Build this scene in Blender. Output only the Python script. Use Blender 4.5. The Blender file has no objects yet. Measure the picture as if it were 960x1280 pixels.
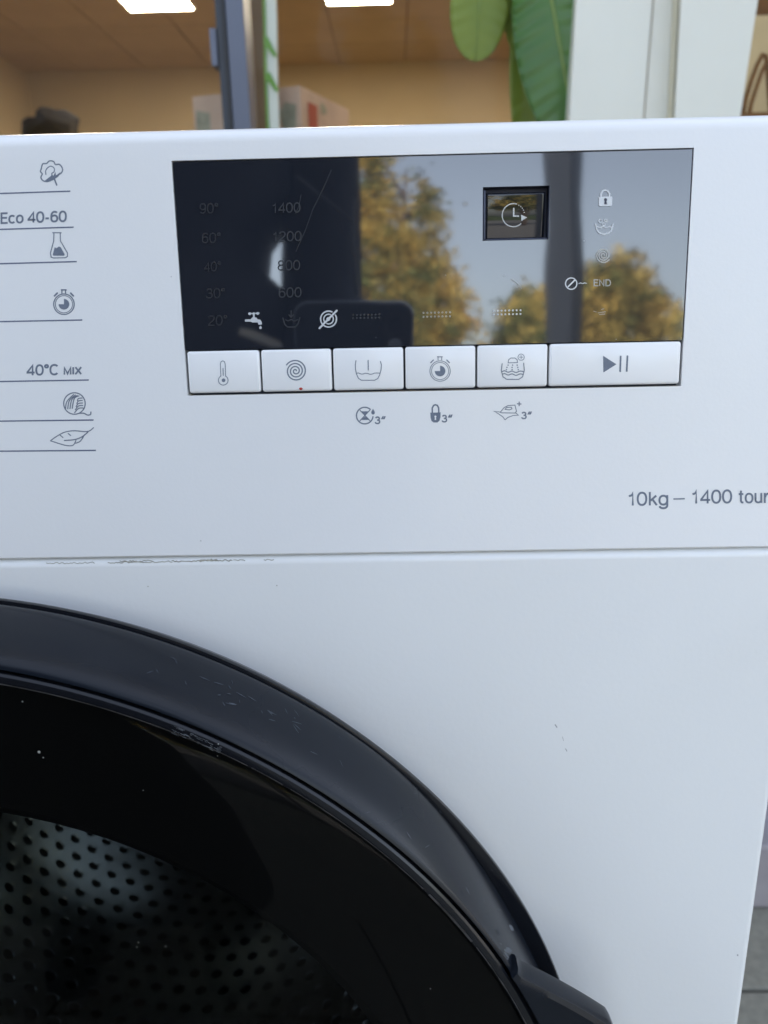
import bpy, bmesh, math, random
from math import sin, cos, pi, radians as R
from mathutils import Vector as V, Matrix, noise

C = bpy.context.scene.collection
random.seed(7)

# ------------------------------------------------------------------ camera
FPX, CX, CY = 961.0, 480.0, 640.0            # focal length of the phone in photo pixels
_x = V((1, -.0168, -.018)).normalized()
_d = V((0.02, cos(R(16.2)), sin(R(16.2)))); _d = (_d - _d.dot(_x) * _x).normalized()
_n = _x.cross(_d)
CAM = V((.16554, -.24441, .80057))
Rm = Matrix(((_x[0], _x[1], _x[2]), (_n[0], _n[1], _n[2]), (-_d[0], -_d[1], -_d[2])))   # world <- image axes
cam_d = bpy.data.cameras.new('camera'); cam = bpy.data.objects.new('camera', cam_d); C.objects.link(cam)
cam_d.sensor_fit = 'VERTICAL'; cam_d.sensor_height = 32; cam_d.sensor_width = 24
cam_d.lens = FPX / 1280 * 32
cam_d.clip_start = .01; cam_d.clip_end = 2000
rot = Matrix(((Rm[0][0], -Rm[0][1], -Rm[0][2]), (Rm[1][0], -Rm[1][1], -Rm[1][2]), (Rm[2][0], -Rm[2][1], -Rm[2][2])))
CAMM = Matrix.Translation(CAM) @ rot.to_4x4()
cam.matrix_world = CAMM
cam_d.dof.use_dof = True; cam_d.dof.focus_distance = .262; cam_d.dof.aperture_fstop = 12
bpy.context.scene.camera = cam

# ------------------------------------------------------------------ sky, sun, exposure
SUN_EL, SUN_AZ = 33, 20        # the sun stands behind the shop: the machine is in the building's shade
w = bpy.data.worlds.new('World'); bpy.context.scene.world = w; w.use_nodes = True
nt = w.node_tree; bg = nt.nodes['Background']
sky = nt.nodes.new('ShaderNodeTexSky'); sky.sky_type = 'NISHITA'; sky.sun_disc = False
sky.sun_elevation = R(SUN_EL); sky.sun_rotation = R(SUN_AZ); sky.air_density = 1.0; sky.dust_density = 3.0; sky.ozone_density = 1.0
hs = nt.nodes.new('ShaderNodeHueSaturation'); hs.inputs['Saturation'].default_value = .60      # milky autumn sky
nt.links.new(sky.outputs[0], hs.inputs['Color']); nt.links.new(hs.outputs[0], bg.inputs[0]); bg.inputs[1].default_value = .15
sl = bpy.data.lights.new('sun', 'SUN'); sl.energy = 4.8; sl.angle = R(.6); sl.color = (1, .93, .82)
so = bpy.data.objects.new('sun', sl); C.objects.link(so)
sd = V((sin(R(SUN_AZ)) * cos(R(SUN_EL)), cos(R(SUN_AZ)) * cos(R(SUN_EL)), sin(R(SUN_EL))))
so.rotation_euler = sd.to_track_quat('Z', 'Y').to_euler(); so.location = (0, 3, 12)
vs = bpy.context.scene.view_settings
vs.view_transform = 'Standard'; vs.look = 'None'; vs.gamma = 1; vs.use_curve_mapping = False; vs.exposure = 2.25
bpy.context.scene.cycles.max_bounces = 8

# ------------------------------------------------------------------ materials
def mat(name, col, rough=.5, metal=0, ior=1.5, coat=0, noise_amt=0, noise_scale=20, bump=0, bump_scale=100, col2=None,
        rough_var=0, emit=None, coat_rough=.05, mask=None):
    m = bpy.data.materials.new(name); m.use_nodes = True
    t = m.node_tree; b = t.nodes['Principled BSDF']
    b.inputs['Base Color'].default_value = (*col, 1); b.inputs['Roughness'].default_value = rough
    b.inputs['Metallic'].default_value = metal; b.inputs['IOR'].default_value = ior
    b.inputs['Coat Weight'].default_value = coat; b.inputs['Coat Roughness'].default_value = coat_rough
    tc = t.nodes.new('ShaderNodeTexCoord')
    def ns(scale, detail=4):
        n = t.nodes.new('ShaderNodeTexNoise'); n.inputs['Scale'].default_value = scale; n.inputs['Detail'].default_value = detail
        t.links.new(tc.outputs['Object'], n.inputs['Vector']); return n
    if noise_amt or col2:
        n = ns(noise_scale); r = t.nodes.new('ShaderNodeValToRGB')
        c2 = col2 or tuple(c * (1 - noise_amt) for c in col)
        r.color_ramp.elements[0].position = .35; r.color_ramp.elements[1].position = .65
        r.color_ramp.elements[0].color = (*c2, 1); r.color_ramp.elements[1].color = (*col, 1)
        t.links.new(n.outputs['Fac'], r.inputs[0]); t.links.new(r.outputs[0], b.inputs['Base Color'])
    if rough_var:
        n = ns(noise_scale * .7 + 3); mr = t.nodes.new('ShaderNodeMapRange')
        mr.inputs['From Min'].default_value = .3; mr.inputs['From Max'].default_value = .7
        mr.inputs['To Min'].default_value = max(0, rough - rough_var); mr.inputs['To Max'].default_value = rough + rough_var
        t.links.new(n.outputs['Fac'], mr.inputs[0]); t.links.new(mr.outputs[0], b.inputs['Roughness'])
    if bump:
        n = ns(bump_scale, 3); bp = t.nodes.new('ShaderNodeBump'); bp.inputs['Strength'].default_value = bump
        bp.inputs['Distance'].default_value = .001
        t.links.new(n.outputs['Fac'], bp.inputs['Height']); t.links.new(bp.outputs[0], b.inputs['Normal'])
    if emit:
        b.inputs['Emission Color'].default_value = (*emit[0], 1); b.inputs['Emission Strength'].default_value = emit[1]
    return m

M = {}
M['fascia'] = mat('white_plastic', (.84, .84, .84), .22, ior=1.46, noise_amt=.025, noise_scale=7, bump=.04, bump_scale=900, rough_var=.015)
M['cabinet'] = mat('white_painted_steel', (.83, .835, .83), .24, ior=1.5, noise_amt=.035, noise_scale=4, bump=.05, bump_scale=500, rough_var=.015)
M['button'] = mat('white_button_plastic', (.87, .87, .87), .17, ior=1.5, rough_var=.03)
M['gap'] = mat('dark_gap', (.035, .04, .07), .6)
M['display'] = mat('smoked_display_glass', (.016, .019, .027), .036, ior=2.15, bump=0)
M['lens'] = mat('timer_lens', (.006, .008, .014), .035, ior=1.62)
M['print'] = mat('grey_print', (.16, .19, .25), .55, noise_amt=.12, noise_scale=900)
M['line'] = mat('blue_grey_print', (.115, .135, .21), .5)
M['white_print'] = mat('white_print', (.60, .62, .64), .3, ior=1.9)
M['mid_print'] = mat('pale_print', (.36, .35, .33), .3, ior=1.9)
M['ghost_print'] = mat('unlit_segment', (.040, .043, .050), .35, ior=1.5)
M['ghost_faint'] = mat('faint_segment', (.029, .030, .036), .35, ior=1.5)
M['trim'] = mat('dark_door_plastic', (.007, .0098, .0155), .25, ior=1.36, noise_amt=.25, noise_scale=14, rough_var=.05, bump=.08, bump_scale=60)
M['trim_soft'] = mat('satin_door_plastic', (.010, .012, .017), .30, ior=1.4, rough_var=.06)
M['rim'] = mat('glossy_rim_plastic', (.008, .009, .012), .16, ior=1.45)
M['scuff'] = mat('scuff', (.20, .22, .25), .7, noise_amt=.7, noise_scale=300)
M['dirt'] = mat('brown_grime', (.40, .38, .31), .9, noise_amt=.5, noise_scale=400)
M['speck'] = mat('dark_speck', (.34, .34, .35), .8)
M['dust'] = mat('pale_dust', (.35, .36, .34), .9)
M['red'] = mat('red_mark', (.45, .03, .02), .5)
M['steel'] = mat('drum_steel', (.60, .62, .61), .17, metal=1, noise_amt=.1, noise_scale=30, rough_var=.04, bump=.12, bump_scale=26)
M['tub'] = mat('black_tub', (.01, .01, .012), .6)
M['black_print'] = mat('black_glass_print', (.003, .003, .004), .6)
M['phone'] = mat('phone_back', (.012, .016, .028), .25)
M['phone_rim'] = mat('phone_rim', (.35, .37, .42), .3, metal=1)
M['coat'] = mat('navy_jacket_cloth', (.012, .014, .024), .8, noise_amt=.4, noise_scale=12, bump=.6, bump_scale=40)
M['coat_trim'] = mat('grey_coat_trim', (.09, .10, .11), .6)
M['label'] = mat('pale_sky_gap', (.75, .78, .8), .5)  # pale colour for the sky light showing beside the forearm
M['skin'] = mat('skin', (.42, .25, .18), .5)
M['hair'] = mat('hair', (.03, .02, .015), .6)
M['trousers'] = mat('dark_denim', (.02, .025, .04), .9)
M['wall'] = mat('beige_wall_paint', (.52, .43, .295), .8, noise_amt=.05, noise_scale=2)
M['ceiling'] = mat('ceiling_board', (.40, .30, .20), .85, noise_amt=.08, noise_scale=4, bump=.4, bump_scale=120)
M['lamp'] = mat('lamp_diffuser', (.9, .85, .7), .5, emit=((1, .84, .62), 9.5))
M['floor_in'] = mat('shop_floor', (.30, .24, .17), .4, noise_amt=.1)
M['facade'] = mat('facade_render', (.50, .47, .43), .85, noise_amt=.12, noise_scale=8, bump=.5, bump_scale=200)
M['frame'] = mat('blue_grey_aluminium', (.085, .095, .13), .38, metal=.2, rough_var=.05)
M['frame_dark'] = mat('dark_rubber_frame', (.022, .027, .038), .5)
M['pillar'] = mat('brown_pillar', (.15, .09, .045), .7, noise_amt=.1)
M['board'] = mat('white_board', (.90, .86, .81), .6, noise_amt=.03, noise_scale=10)
M['board_edge'] = mat('cream_board_edge', (.72, .66, .52), .7)
M['banner'] = mat('white_banner', (.72, .74, .70), .6)
M['green'] = mat('green_print', (.16, .34, .06), .6)
M['box'] = mat('pale_pink_carton', (.66, .49, .40), .8, noise_amt=.15, noise_scale=9)
M['box_red'] = mat('red_carton_print', (.42, .09, .06), .7)
M['box_grey'] = mat('grey_green_print', (.38, .38, .30), .7, noise_amt=.3, noise_scale=30)
M['blackbag'] = mat('black_plastic_bag', (.010, .008, .010), .85)
M['paper'] = mat('beige_carton', (.66, .50, .28), .8, noise_amt=.08, noise_scale=20)
M['kraft'] = mat('pale_paper_bag', (.66, .50, .34), .8, noise_amt=.1, noise_scale=20)
M['rope'] = mat('brown_rope', (.24, .11, .03), .9, noise_amt=.3, noise_scale=200)
M['shelf'] = mat('shelf_board', (.35, .25, .15), .7)
M['leaf_dark'] = mat('dark_green_leaf', (.042, .125, .013), .30, col2=(.065, .165, .018), noise_scale=14, bump=.25, bump_scale=60)
M['leaf_light'] = mat('light_green_leaf', (.21, .27, .03), .5, col2=(.16, .23, .025), noise_scale=12)
M['leaf_rib'] = mat('leaf_midrib', (.22, .30, .06), .5)
M['pot'] = mat('clay_pot', (.35, .15, .08), .8)
M['asphalt'] = mat('asphalt', (.19, .185, .18), .9, noise_amt=.2, noise_scale=3, bump=.5, bump_scale=50)
M['slab'] = mat('concrete_slab', (.25, .24, .195), .9, col2=(.20, .19, .155), noise_scale=90, bump=.8, bump_scale=300)
M['joint'] = mat('joint_sand', (.07, .065, .06), .95)
M['step'] = mat('pinkish_concrete', (.33, .30, .31), .85, noise_amt=.15, noise_scale=25)
M['blue'] = mat('dark_blue', (.06, .10, .26), .5, noise_amt=.1)
M['bark'] = mat('bark', (.10, .07, .05), .9, noise_amt=.3, noise_scale=20)
M['aut1'] = mat('yellow_leaves', (.72, .52, .14), .7, col2=(.50, .42, .13), noise_scale=.9)
M['aut2'] = mat('ochre_leaves', (.58, .42, .13), .7, col2=(.28, .27, .09), noise_scale=.7)
M['aut3'] = mat('olive_leaves', (.16, .18, .05), .7, col2=(.09, .11, .04), noise_scale=.8)
M['post'] = mat('post_shaded_side', (.022, .025, .032), .45, noise_amt=.1)  # post colour darkened to the tone of its shaded side
M['post_lit'] = mat('post_lit_side', (.36, .37, .39), .5, metal=.1)  # lighter copy, painted for the side that catches the light
M['hedge'] = mat('far_hedge', (.05, .07, .03), .9, noise_amt=.4, noise_scale=1)
def glass_mat(name, tint, f0=.04, rough=.01):
    m = bpy.data.materials.new(name); m.use_nodes = True; t = m.node_tree; t.nodes.clear()
    o = t.nodes.new('ShaderNodeOutputMaterial'); mx = t.nodes.new('ShaderNodeMixShader')
    tr = t.nodes.new('ShaderNodeBsdfTransparent'); tr.inputs[0].default_value = (*tint, 1)
    g = t.nodes.new('ShaderNodeBsdfGlossy'); g.inputs['Roughness'].default_value = rough
    lw = t.nodes.new('ShaderNodeLayerWeight'); lw.inputs[0].default_value = .5
    pw = t.nodes.new('ShaderNodeMath'); pw.operation = 'POWER'; pw.inputs[1].default_value = 5
    mr = t.nodes.new('ShaderNodeMapRange'); mr.inputs['To Min'].default_value = f0; mr.inputs['To Max'].default_value = 1
    t.links.new(lw.outputs['Facing'], pw.inputs[0]); t.links.new(pw.outputs[0], mr.inputs[0])
    t.links.new(mr.outputs[0], mx.inputs[0]); t.links.new(tr.outputs[0], mx.inputs[1]); t.links.new(g.outputs[0], mx.inputs[2])
    t.links.new(mx.outputs[0], o.inputs[0]); return m
M['pane'] = glass_mat('window_glass', (.92, .93, .92), .003)
M['door_glass'] = glass_mat('smoked_door_glass', (.39, .40, .40), .012)

# ------------------------------------------------------------------ helpers
def link(o): C.objects.link(o); return o
def thing(name, label, cat, loc=(0, 0, 0), group=None):
    o = link(bpy.data.objects.new(name, None)); o.location = loc; o['label'] = label; o['category'] = cat
    o.empty_display_size = .05
    if group: o['group'] = group
    return o
def origin_of(p):
    v = V((0, 0, 0))
    while p: v += V(p.location); p = p.parent
    return v
def obj(name, verts, faces, m, parent=None, smooth=False, label=None, kind=None):
    """mesh given in world coordinates; hangs it under parent without moving it"""
    me = bpy.data.meshes.new(name); off = origin_of(parent)
    me.from_pydata([V(v) - off for v in verts], [], faces)
    if isinstance(m, (list, tuple)):
        for mm in m: me.materials.append(mm)
    else: me.materials.append(m)
    if smooth:
        for p in me.polygons: p.use_smooth = True
    o = link(bpy.data.objects.new(name, me)); o.parent = parent
    if label: o['label'] = label
    if kind: o['kind'] = kind
    me.update(); return o
def solo(o, label, cat, group=None):
    o['label'] = label; o['category'] = cat
    if group: o['group'] = group
    return o
def fix(o):
    bm = bmesh.new(); bm.from_mesh(o.data); bmesh.ops.remove_doubles(bm, verts=bm.verts, dist=1e-6)
    bmesh.ops.recalc_face_normals(bm, faces=bm.faces); bm.to_mesh(o.data); bm.free(); return o
def box_geo(x0, x1, y0, y1, z0, z1):
    v = [(x, y, z) for x in (x0, x1) for y in (y0, y1) for z in (z0, z1)]
    f = [(0, 1, 3, 2), (4, 6, 7, 5), (0, 4, 5, 1), (2, 3, 7, 6), (0, 2, 6, 4), (1, 5, 7, 3)]
    return v, f
def box(name, x0, x1, y0, y1, z0, z1, m, parent=None, bevel=0, label=None, mtx=None):
    v, f = box_geo(x0, x1, y0, y1, z0, z1)
    if mtx: v = [mtx @ V(p) for p in v]
    o = obj(name, v, f, m, parent, label=label)
    if bevel:
        b = o.modifiers.new('bevel', 'BEVEL'); b.width = bevel; b.segments = 3; b.limit_method = 'ANGLE'
        for p in o.data.polygons: p.use_smooth = True
        o.data.set_sharp_from_angle(angle=R(40))
    return o
def tube_geo(pts, rads, n=10, cap=True):
    vs, fs = [], []; prev = None
    for i, p in enumerate(pts):
        p = V(p); a = V(pts[max(i - 1, 0)]); b = V(pts[min(i + 1, len(pts) - 1)]); t = (b - a).normalized()
        if prev is None: u = t.orthogonal().normalized()
        else: u = (prev - prev.dot(t) * t).normalized()
        prev = u; w_ = t.cross(u); r = rads[i] if isinstance(rads, (list, tuple)) else rads
        for k in range(n): vs.append(p + (u * cos(2 * pi * k / n) + w_ * sin(2 * pi * k / n)) * r)
    for i in range(len(pts) - 1):
        for k in range(n): fs.append((i * n + k, i * n + (k + 1) % n, (i + 1) * n + (k + 1) % n, (i + 1) * n + k))
    if cap: fs.append(tuple(range(n))[::-1]); fs.append(tuple((len(pts) - 1) * n + k for k in range(n)))
    return vs, fs
def lathe_y(name, prof, c, m, parent, n=192, a0=0, a1=2 * pi, label=None):
    """profile of (radius, y) spun round the axis along Y through c=(x,z)"""
    vs, fs = [], []; full = abs(a1 - a0 - 2 * pi) < 1e-6; k = n if full else n + 1
    for r, y in prof:
        for i in range(k):
            a = a0 + (a1 - a0) * i / n; vs.append((c[0] + r * cos(a), y, c[1] + r * sin(a)))
    for j in range(len(prof) - 1):
        for i in range(n):
            i2 = (i + 1) % k; fs.append((j * k + i, j * k + i2, (j + 1) * k + i2, (j + 1) * k + i))
    o = obj(name, vs, fs, m, parent, True, label); fix(o); o.data.set_sharp_from_angle(angle=R(35)); return o

def ray(px, py):
    c = V(((px - CX) / FPX, (py - CY) / FPX, 1)); return Rm @ c
def at_y(px, py, y): d = ray(px, py); return CAM + d * ((y - CAM.y) / d.y)
def at_z(px, py, z): d = ray(px, py); return CAM + d * ((z - CAM.z) / d.z)

# fascia frame: u along the width, v up the slope, w out of the surface
FT = V((0, sin(R(5)), cos(R(5)))); FN = V((0, -cos(R(5)), sin(R(5)))); F0 = V((0, 0, .715))
def F(u, v, w=0): return F0 + V((u, 0, 0)) + FT * v + FN * w
def fuv(px, py):
    d = ray(px, py); q = CAM + d * ((F0 - CAM).dot(FN) / d.dot(FN)) - F0
    return q.x, q.dot(FT)
def crop(ox, oy, s): return lambda x, y: (ox + x / s, oy + y / s)

# ------------------------------------------------------------------ ground and sky-side setting
g = obj('ground', [(-300, -300, -.02), (300, -300, -.02), (300, 300, -.02), (-300, 300, -.02)], [(0, 1, 2, 3)], M['asphalt']); g['kind'] = 'structure'
pv = box('pavement', -3.2, 3.4, -3.6, .86, -.05, -.012, M['joint']); pv['kind'] = 'structure'
# slabs: joint lines run across at y=.471
sv, sf = box_geo(-.2475, .2475, -.1725, .1725, -.0119, 0)
slab0 = obj('paving_slab', sv, sf, M['slab'], pv)
b = slab0.modifiers.new('bevel', 'BEVEL'); b.width = .003; b.segments = 2
first = True
for j in range(11):
    for i in range(13):
        x = -3 + .5 * i + (.25 if j % 2 else 0); y = .6465 - .35 * j
        if first: s = slab0; first = False
        else:
            s = slab0.copy(); link(s); s.parent = pv
        s.location = (x, y, random.uniform(-.001, .001))
st = box('concrete_step', .36, 1.9, .593, .86, 0, .10, M['step'], bevel=.006)
solo(st, 'low pinkish grey concrete step on the paving at the right behind the washing machine', 'step')
bs = box('blue_sill', .37, 1.88, .75, .859, .1005, .26, M['blue'], bevel=.004)  # plain dark blue block at the back of the step
solo(bs, 'dark blue sill block lying on the grey concrete step', 'sill')

# ------------------------------------------------------------------ shop building behind the machine
shop = thing('shop_building', 'shop with a large window and a warm lit room behind the washing machine', 'shop', (0, .86, 0))
def spart(name, *a, m, **k): return box(name, *a, m, shop, **k)
spart('wall', -3.34, 3.4, 7.72, 7.9, 0, 2.949, m=M['wall'])                # back
spart('wall', -3.34, -3.22, 1.0, 7.72, 0, 2.949, m=M['wall'])
spart('wall', 3.4, 3.52, 1.0, 7.9, 0, 2.949, m=M['wall'])
spart('floor', -3.34, 3.4, 1.0, 7.72, -.011, .01, m=M['floor_in'])
spart('facade_wall', -3.34, -1.6, .861, .998, 0, 2.9, m=M['facade'])
spart('facade_wall', 2.0, 3.52, .861, .998, 0, 2.9, m=M['facade'])
spart('facade_wall', -1.6, 2.0, .861, .998, 0, .40, m=M['facade'])
spart('facade_wall', -3.34, 3.52, .86, .999, 2.901, 6.2, m=M['facade'])  # unseen upper front, made tall so the shop's shade reaches further out
spart('roof', -3.34, 3.52, 1.0, 7.9, 2.95, 3.1, m=M['facade'])
spart('parapet', -3.34, 3.52, 7.6, 7.9, 3.101, 6.0, m=M['facade'])
# ceiling tiles 0.6 m on a grid
tv, tf = box_geo(-.294, .294, -.294, .294, 2.8, 2.815)
cb = spart('ceiling', -3.219, 3.399, 1.001, 7.719, 2.812, 2.85, m=M['pillar'])
tile0 = None
lamp_cells = []
for i in range(11):
    for j in range(11):
        x = -3.0 + i * .6; y = 7.42 - j * .6
        me_ok = True
        if tile0 is None:
            tile0 = obj('ceiling_tile', [(a, bb - .0, c) for a, bb, c in tv], tf, M['ceiling'])
            t_ = tile0; t_.parent = shop
            for vv in t_.data.vertices: vv.co.y -= 0
        else: t_ = tile0.copy(); link(t_); t_.parent = shop
        t_.location = (x, y - .86, random.uniform(-.0012, .0012))
def ceil_light(x, y, label, wx=.46, wy=.56):
    t = thing('ceiling_light', label, 'ceiling light', (x, y, 2.79), 'flat light panels in the shop ceiling')
    fr, ff = [], []
    for a in ((x - wx/2 - .012, x + wx/2 + .012, y - wy/2 - .012, y - wy/2), (x - wx/2 - .012, x + wx/2 + .012, y + wy/2, y + wy/2 + .012),
              (x - wx/2 - .012, x - wx/2, y - wy/2, y + wy/2), (x + wx/2, x + wx/2 + .012, y - wy/2, y + wy/2)):
        v_, f_ = box_geo(*a, 2.782, 2.7985); ff += [tuple(q + len(fr) for q in f) for f in f_]; fr += v_
    obj('frame', fr, ff, M['board'], t)
    box('diffuser', x - wx/2 + .001, x + wx/2 - .001, y - wy/2 + .001, y + wy/2 - .001, 2.784, 2.797, M['lamp'], t)
ceil_light(-1.49, 5.86, 'bright ceiling light panel in view above the black bag, left of the dark window post')
ceil_light(-.05, 5.84, 'bright ceiling light panel whose edge shows right of the dark window post')
ceil_light(1.39, 5.86, 'ceiling light panel behind the plant leaves')
for x, q_ in ((-1.49, 'left'), (-.05, 'middle'), (1.39, 'right')):
    ceil_light(x, 3.6, 'ceiling light panel in the row nearer to the window, the %s one of three' % q_)
# window frame and pane
for x0, x1 in ((-1.599, -1.54), (1.94, 1.999)):
    spart('window_frame', x0, x1, .88, .94, .401, 2.9, m=M['frame'], bevel=.003)
spart('window_frame', -1.539, 1.939, .88, .94, .401, .46, m=M['frame'], bevel=.003)
spart('window_frame', -1.539, 1.939, .88, .94, 2.84, 2.9, m=M['frame'], bevel=.003)
xl = at_y(272, 80, .87).x; xr = at_y(309, 80, .87).x
mul = spart('mullion', xl + .014, xr, .868, .93, .4605, 2.839, m=M['frame'], bevel=.0025, label='blue grey aluminium window post with a dark rubber edge')
spart('rubber_seal', xl + .0005, xl + .0135, .874, .93, .4605, 2.839, m=M['frame_dark'], bevel=.002)
spart('seal_lip', xl + .0102, xl + .0145, .8665, .8738, .4605, 2.839, m=M['tub'])
# small latch plate on the mullion's left
q0, q1 = at_y(265, 82, .87), at_y(269, 34, .87)
ltc = spart('latch_plate', q0.x - .001, xl + .0002, .872, .90, q0.z, q1.z, m=M['frame'], bevel=.001)
xa = at_y(306, 80, .9).x
spart('pane', -1.5395, xl, .905, .911, .4605, 2.839, m=M['pane'])
spart('pane', xr + .0002, 1.9395, .905, .911, .4605, 2.839, m=M['pane'])
# brown pillar inside and banner
p0, p1 = at_y(300, 80, 2.2), at_y(336, 80, 2.2)
pl = box('pillar', p0.x, p1.x, 2.2, 2.42, .01, 2.799, M['pillar'], bevel=.006)
solo(pl, 'narrow brown pillar inside the shop, right of the dark window post', 'pillar')
bn = thing('banner', 'white and green banner seen edge-on beside the brown pillar', 'banner', (at_y(342, 150, 1.7).x, 1.72, .01))
bt, bb_ = at_y(334, 0, 1.7), at_y(345, 155, 1.7)
def strip(z0, z1, dx0, dx1, m, name, y0=1.70, y1=1.71):
    pts = []
    n = 18
    for i in range(n + 1):
        z = z0 + (z1 - z0) * i / n
        k = (z - bb_.z) / (bt.z - bb_.z)
        xc = bb_.x + (bt.x - bb_.x) * k * .35 + .006 * sin(z * 9 + .5)
        pts += [(xc + dx0, y0, z), (xc + dx1, y0, z), (xc + dx1 + .0, y1, z), (xc + dx0, y1, z)]
    fs = []
    for i in range(n):
        for k in range(4): a = i * 4; fs.append((a + k, a + (k + 1) % 4, a + 4 + (k + 1) % 4, a + 4 + k))
    fs += [(0, 1, 2, 3), (n * 4 + 3, n * 4 + 2, n * 4 + 1, n * 4)]
    return fix(obj(name, pts, fs, m, bn))
strip(.03, 1.9, -.010, .013, M['banner'], 'banner_sheet')
strip(.03, 1.9, -.0155, -.0105, M['green'], 'banner_edge', 1.695, 1.712)
for zc in (1.335, 1.265):
    z = zc; vv = []
    obj('green_stripe', [(bb_.x + a, 1.6945, z + c_) for a, c_ in ((-.018, 0), (.004, -.03), (.012, -.028), (-.008, .012))], [(0, 1, 2, 3)], M['green'], bn)
box('banner_foot', bn.location.x - .12, bn.location.x + .12, 1.64, 1.80, .0101, .03, M['frame_dark'], bn, bevel=.004)

# carton on a shelf
zt = at_y(375, 107, 2.3).z
A, B_, D_ = at_z(375, 107, zt), at_z(240, 121, zt), at_z(436, 137, zt)
e1 = (B_ - A); e2 = (D_ - A); e2 = e2.normalized() * min(e2.length, 1.6)
bxh = .36
ct = thing('carton', 'pale pink cardboard box with a red stripe on the shelf behind the dark window post', 'box', (A.x, A.y, zt - bxh))
def carton_pt(s, t, h): return A + e1 * s + e2 * t - V((0, 0, h))
cv = [carton_pt(s, t, h) for s in (0, 1) for t in (0, 1) for h in (0, bxh)]
fix(obj('carton_body', cv, [(0, 1, 3, 2), (4, 6, 7, 5), (0, 4, 5, 1), (2, 3, 7, 6), (0, 2, 6, 4), (1, 5, 7, 3)], M['box'], ct))
n2 = e2.cross(V((0, 0, 1))).normalized(); n2 = n2 if n2.dot(CAM - A) > 0 else -n2
n1 = e1.cross(V((0, 0, 1))).normalized(); n1 = n1 if n1.dot(CAM - A) > 0 else -n1
def patch(nm, pts, m, side):
    P = [(carton_pt(0, s, h) + n2 * .002) if side else (carton_pt(s, 0, h) + n1 * .002) for s, h in pts]
    obj(nm, P, [tuple(range(len(P)))], m, ct)
patch('red_stripe', [(.12, .035), (.30, .035), (.30, .30), (.12, .30)], M['box_red'], 1)
patch('printed_picture', [(.36, .025), (.44, .02), (.50, .035), (.47, .05), (.39, .052)], M['box_grey'], 1)
patch('printed_picture', [(.5, .09), (.7, .07), (.95, .09), (.88, .15), (.6, .15)], M['box_grey'], 1)
patch('printed_picture', [(.04, .05), (.14, .04), (.2, .07), (.16, .12), (.05, .11)], M['box_grey'], 0)
patch('printed_picture', [(.84, .05), (.97, .04), (.98, .12), (.85, .13)], M['box_grey'], 0)
cx_ = (A.x + B_.x + D_.x) / 3
sh = thing('shelf_unit', 'brown shelf unit standing in the shop under the pink cardboard box', 'shelf', (cx_, A.y + .6, .01))
ymax = max(B_.y, D_.y, A.y + e2.y) + .1; ymin = A.y - .02
xmin, xmax = min(B_.x, A.x) - .05, max(D_.x, A.x + e2.x) + .05
for k, z in enumerate((.35, .75, zt - bxh)): box('shelf', xmin, xmax, ymin, ymax, z - .025, z - .001, M['shelf'], sh)
for x in (xmin + .001, xmax - .026): box('side_panel', x, x + .025, ymin + .002, ymax - .002, .0105, zt - bxh - .026, M['shelf'], sh) if False else None
for x in (xmin + .01, xmax - .04):
    for y in (ymin + .01, ymax - .04): box('leg', x, x + .03, y, y + .03, .0105, .3245, M['shelf'], sh)
for x in (xmin + .01, xmax - .04):
    for y in (ymin + .01, ymax - .04):
        box('upright', x, x + .03, y, y + .03, .3495, .7245, M['shelf'], sh); box('upright', x, x + .03, y, y + .03, .7495, zt - bxh - .0255, M['shelf'], sh)

# black bag far left on a tall rack
yb = 6.0
def bagpt(px, py, y): return at_y(px, py, y)
outl = [(26, 185), (27, 150), (35, 148), (44, 149), (46, 140), (52, 133), (63, 134), (70, 137), (80, 136), (92, 142), (100, 149), (98, 160), (98, 185)]
fr = [bagpt(x, y, yb) for x, y in outl]; N = len(fr); cenb = sum(fr, V()) / N
bk = [cenb + (p - cenb) * .72 + V((-.05, .22, 0)) for p in fr]
fm = [cenb + (p - cenb) * .8 + V((0, -.06 + random.uniform(-.02, .02), 0)) for p in fr]
fs = [(i, (i + 1) % N, N + (i + 1) % N, N + i) for i in range(N)] + [(2 * N + i, 2 * N + (i + 1) % N, (i + 1) % N, i) for i in range(N)]
fm.append(cenb + V((0, -.10, 0))); fs += [(2 * N + i, 2 * N + (i + 1) % N, 3 * N) for i in range(N)] + [tuple(range(2 * N - 1, N - 1, -1))]
bagz = min(p.z for p in fr)
bag = obj('black_bag', fr + bk + fm, fs, M['blackbag']); fix(bag)
solo(bag, 'crumpled black bag far back against the beige wall at the left', 'bag')
bx0, bx1 = fr[0].x - .15, fr[-1].x + .15
rk = thing('rack', 'tall rack standing at the back of the shop under the black bag', 'rack', ((bx0 + bx1) / 2, yb + .2, .01))
box('rack_top', bx0, bx1, yb - .1, yb + .45, bagz - .03, bagz - .001, M['shelf'], rk)
for x in (bx0, bx1 - .04):
    for y in (yb - .1, yb + .41): box('leg', x, x + .04, y, y + .04, .0105, bagz - .0305, M['shelf'], rk)

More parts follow.
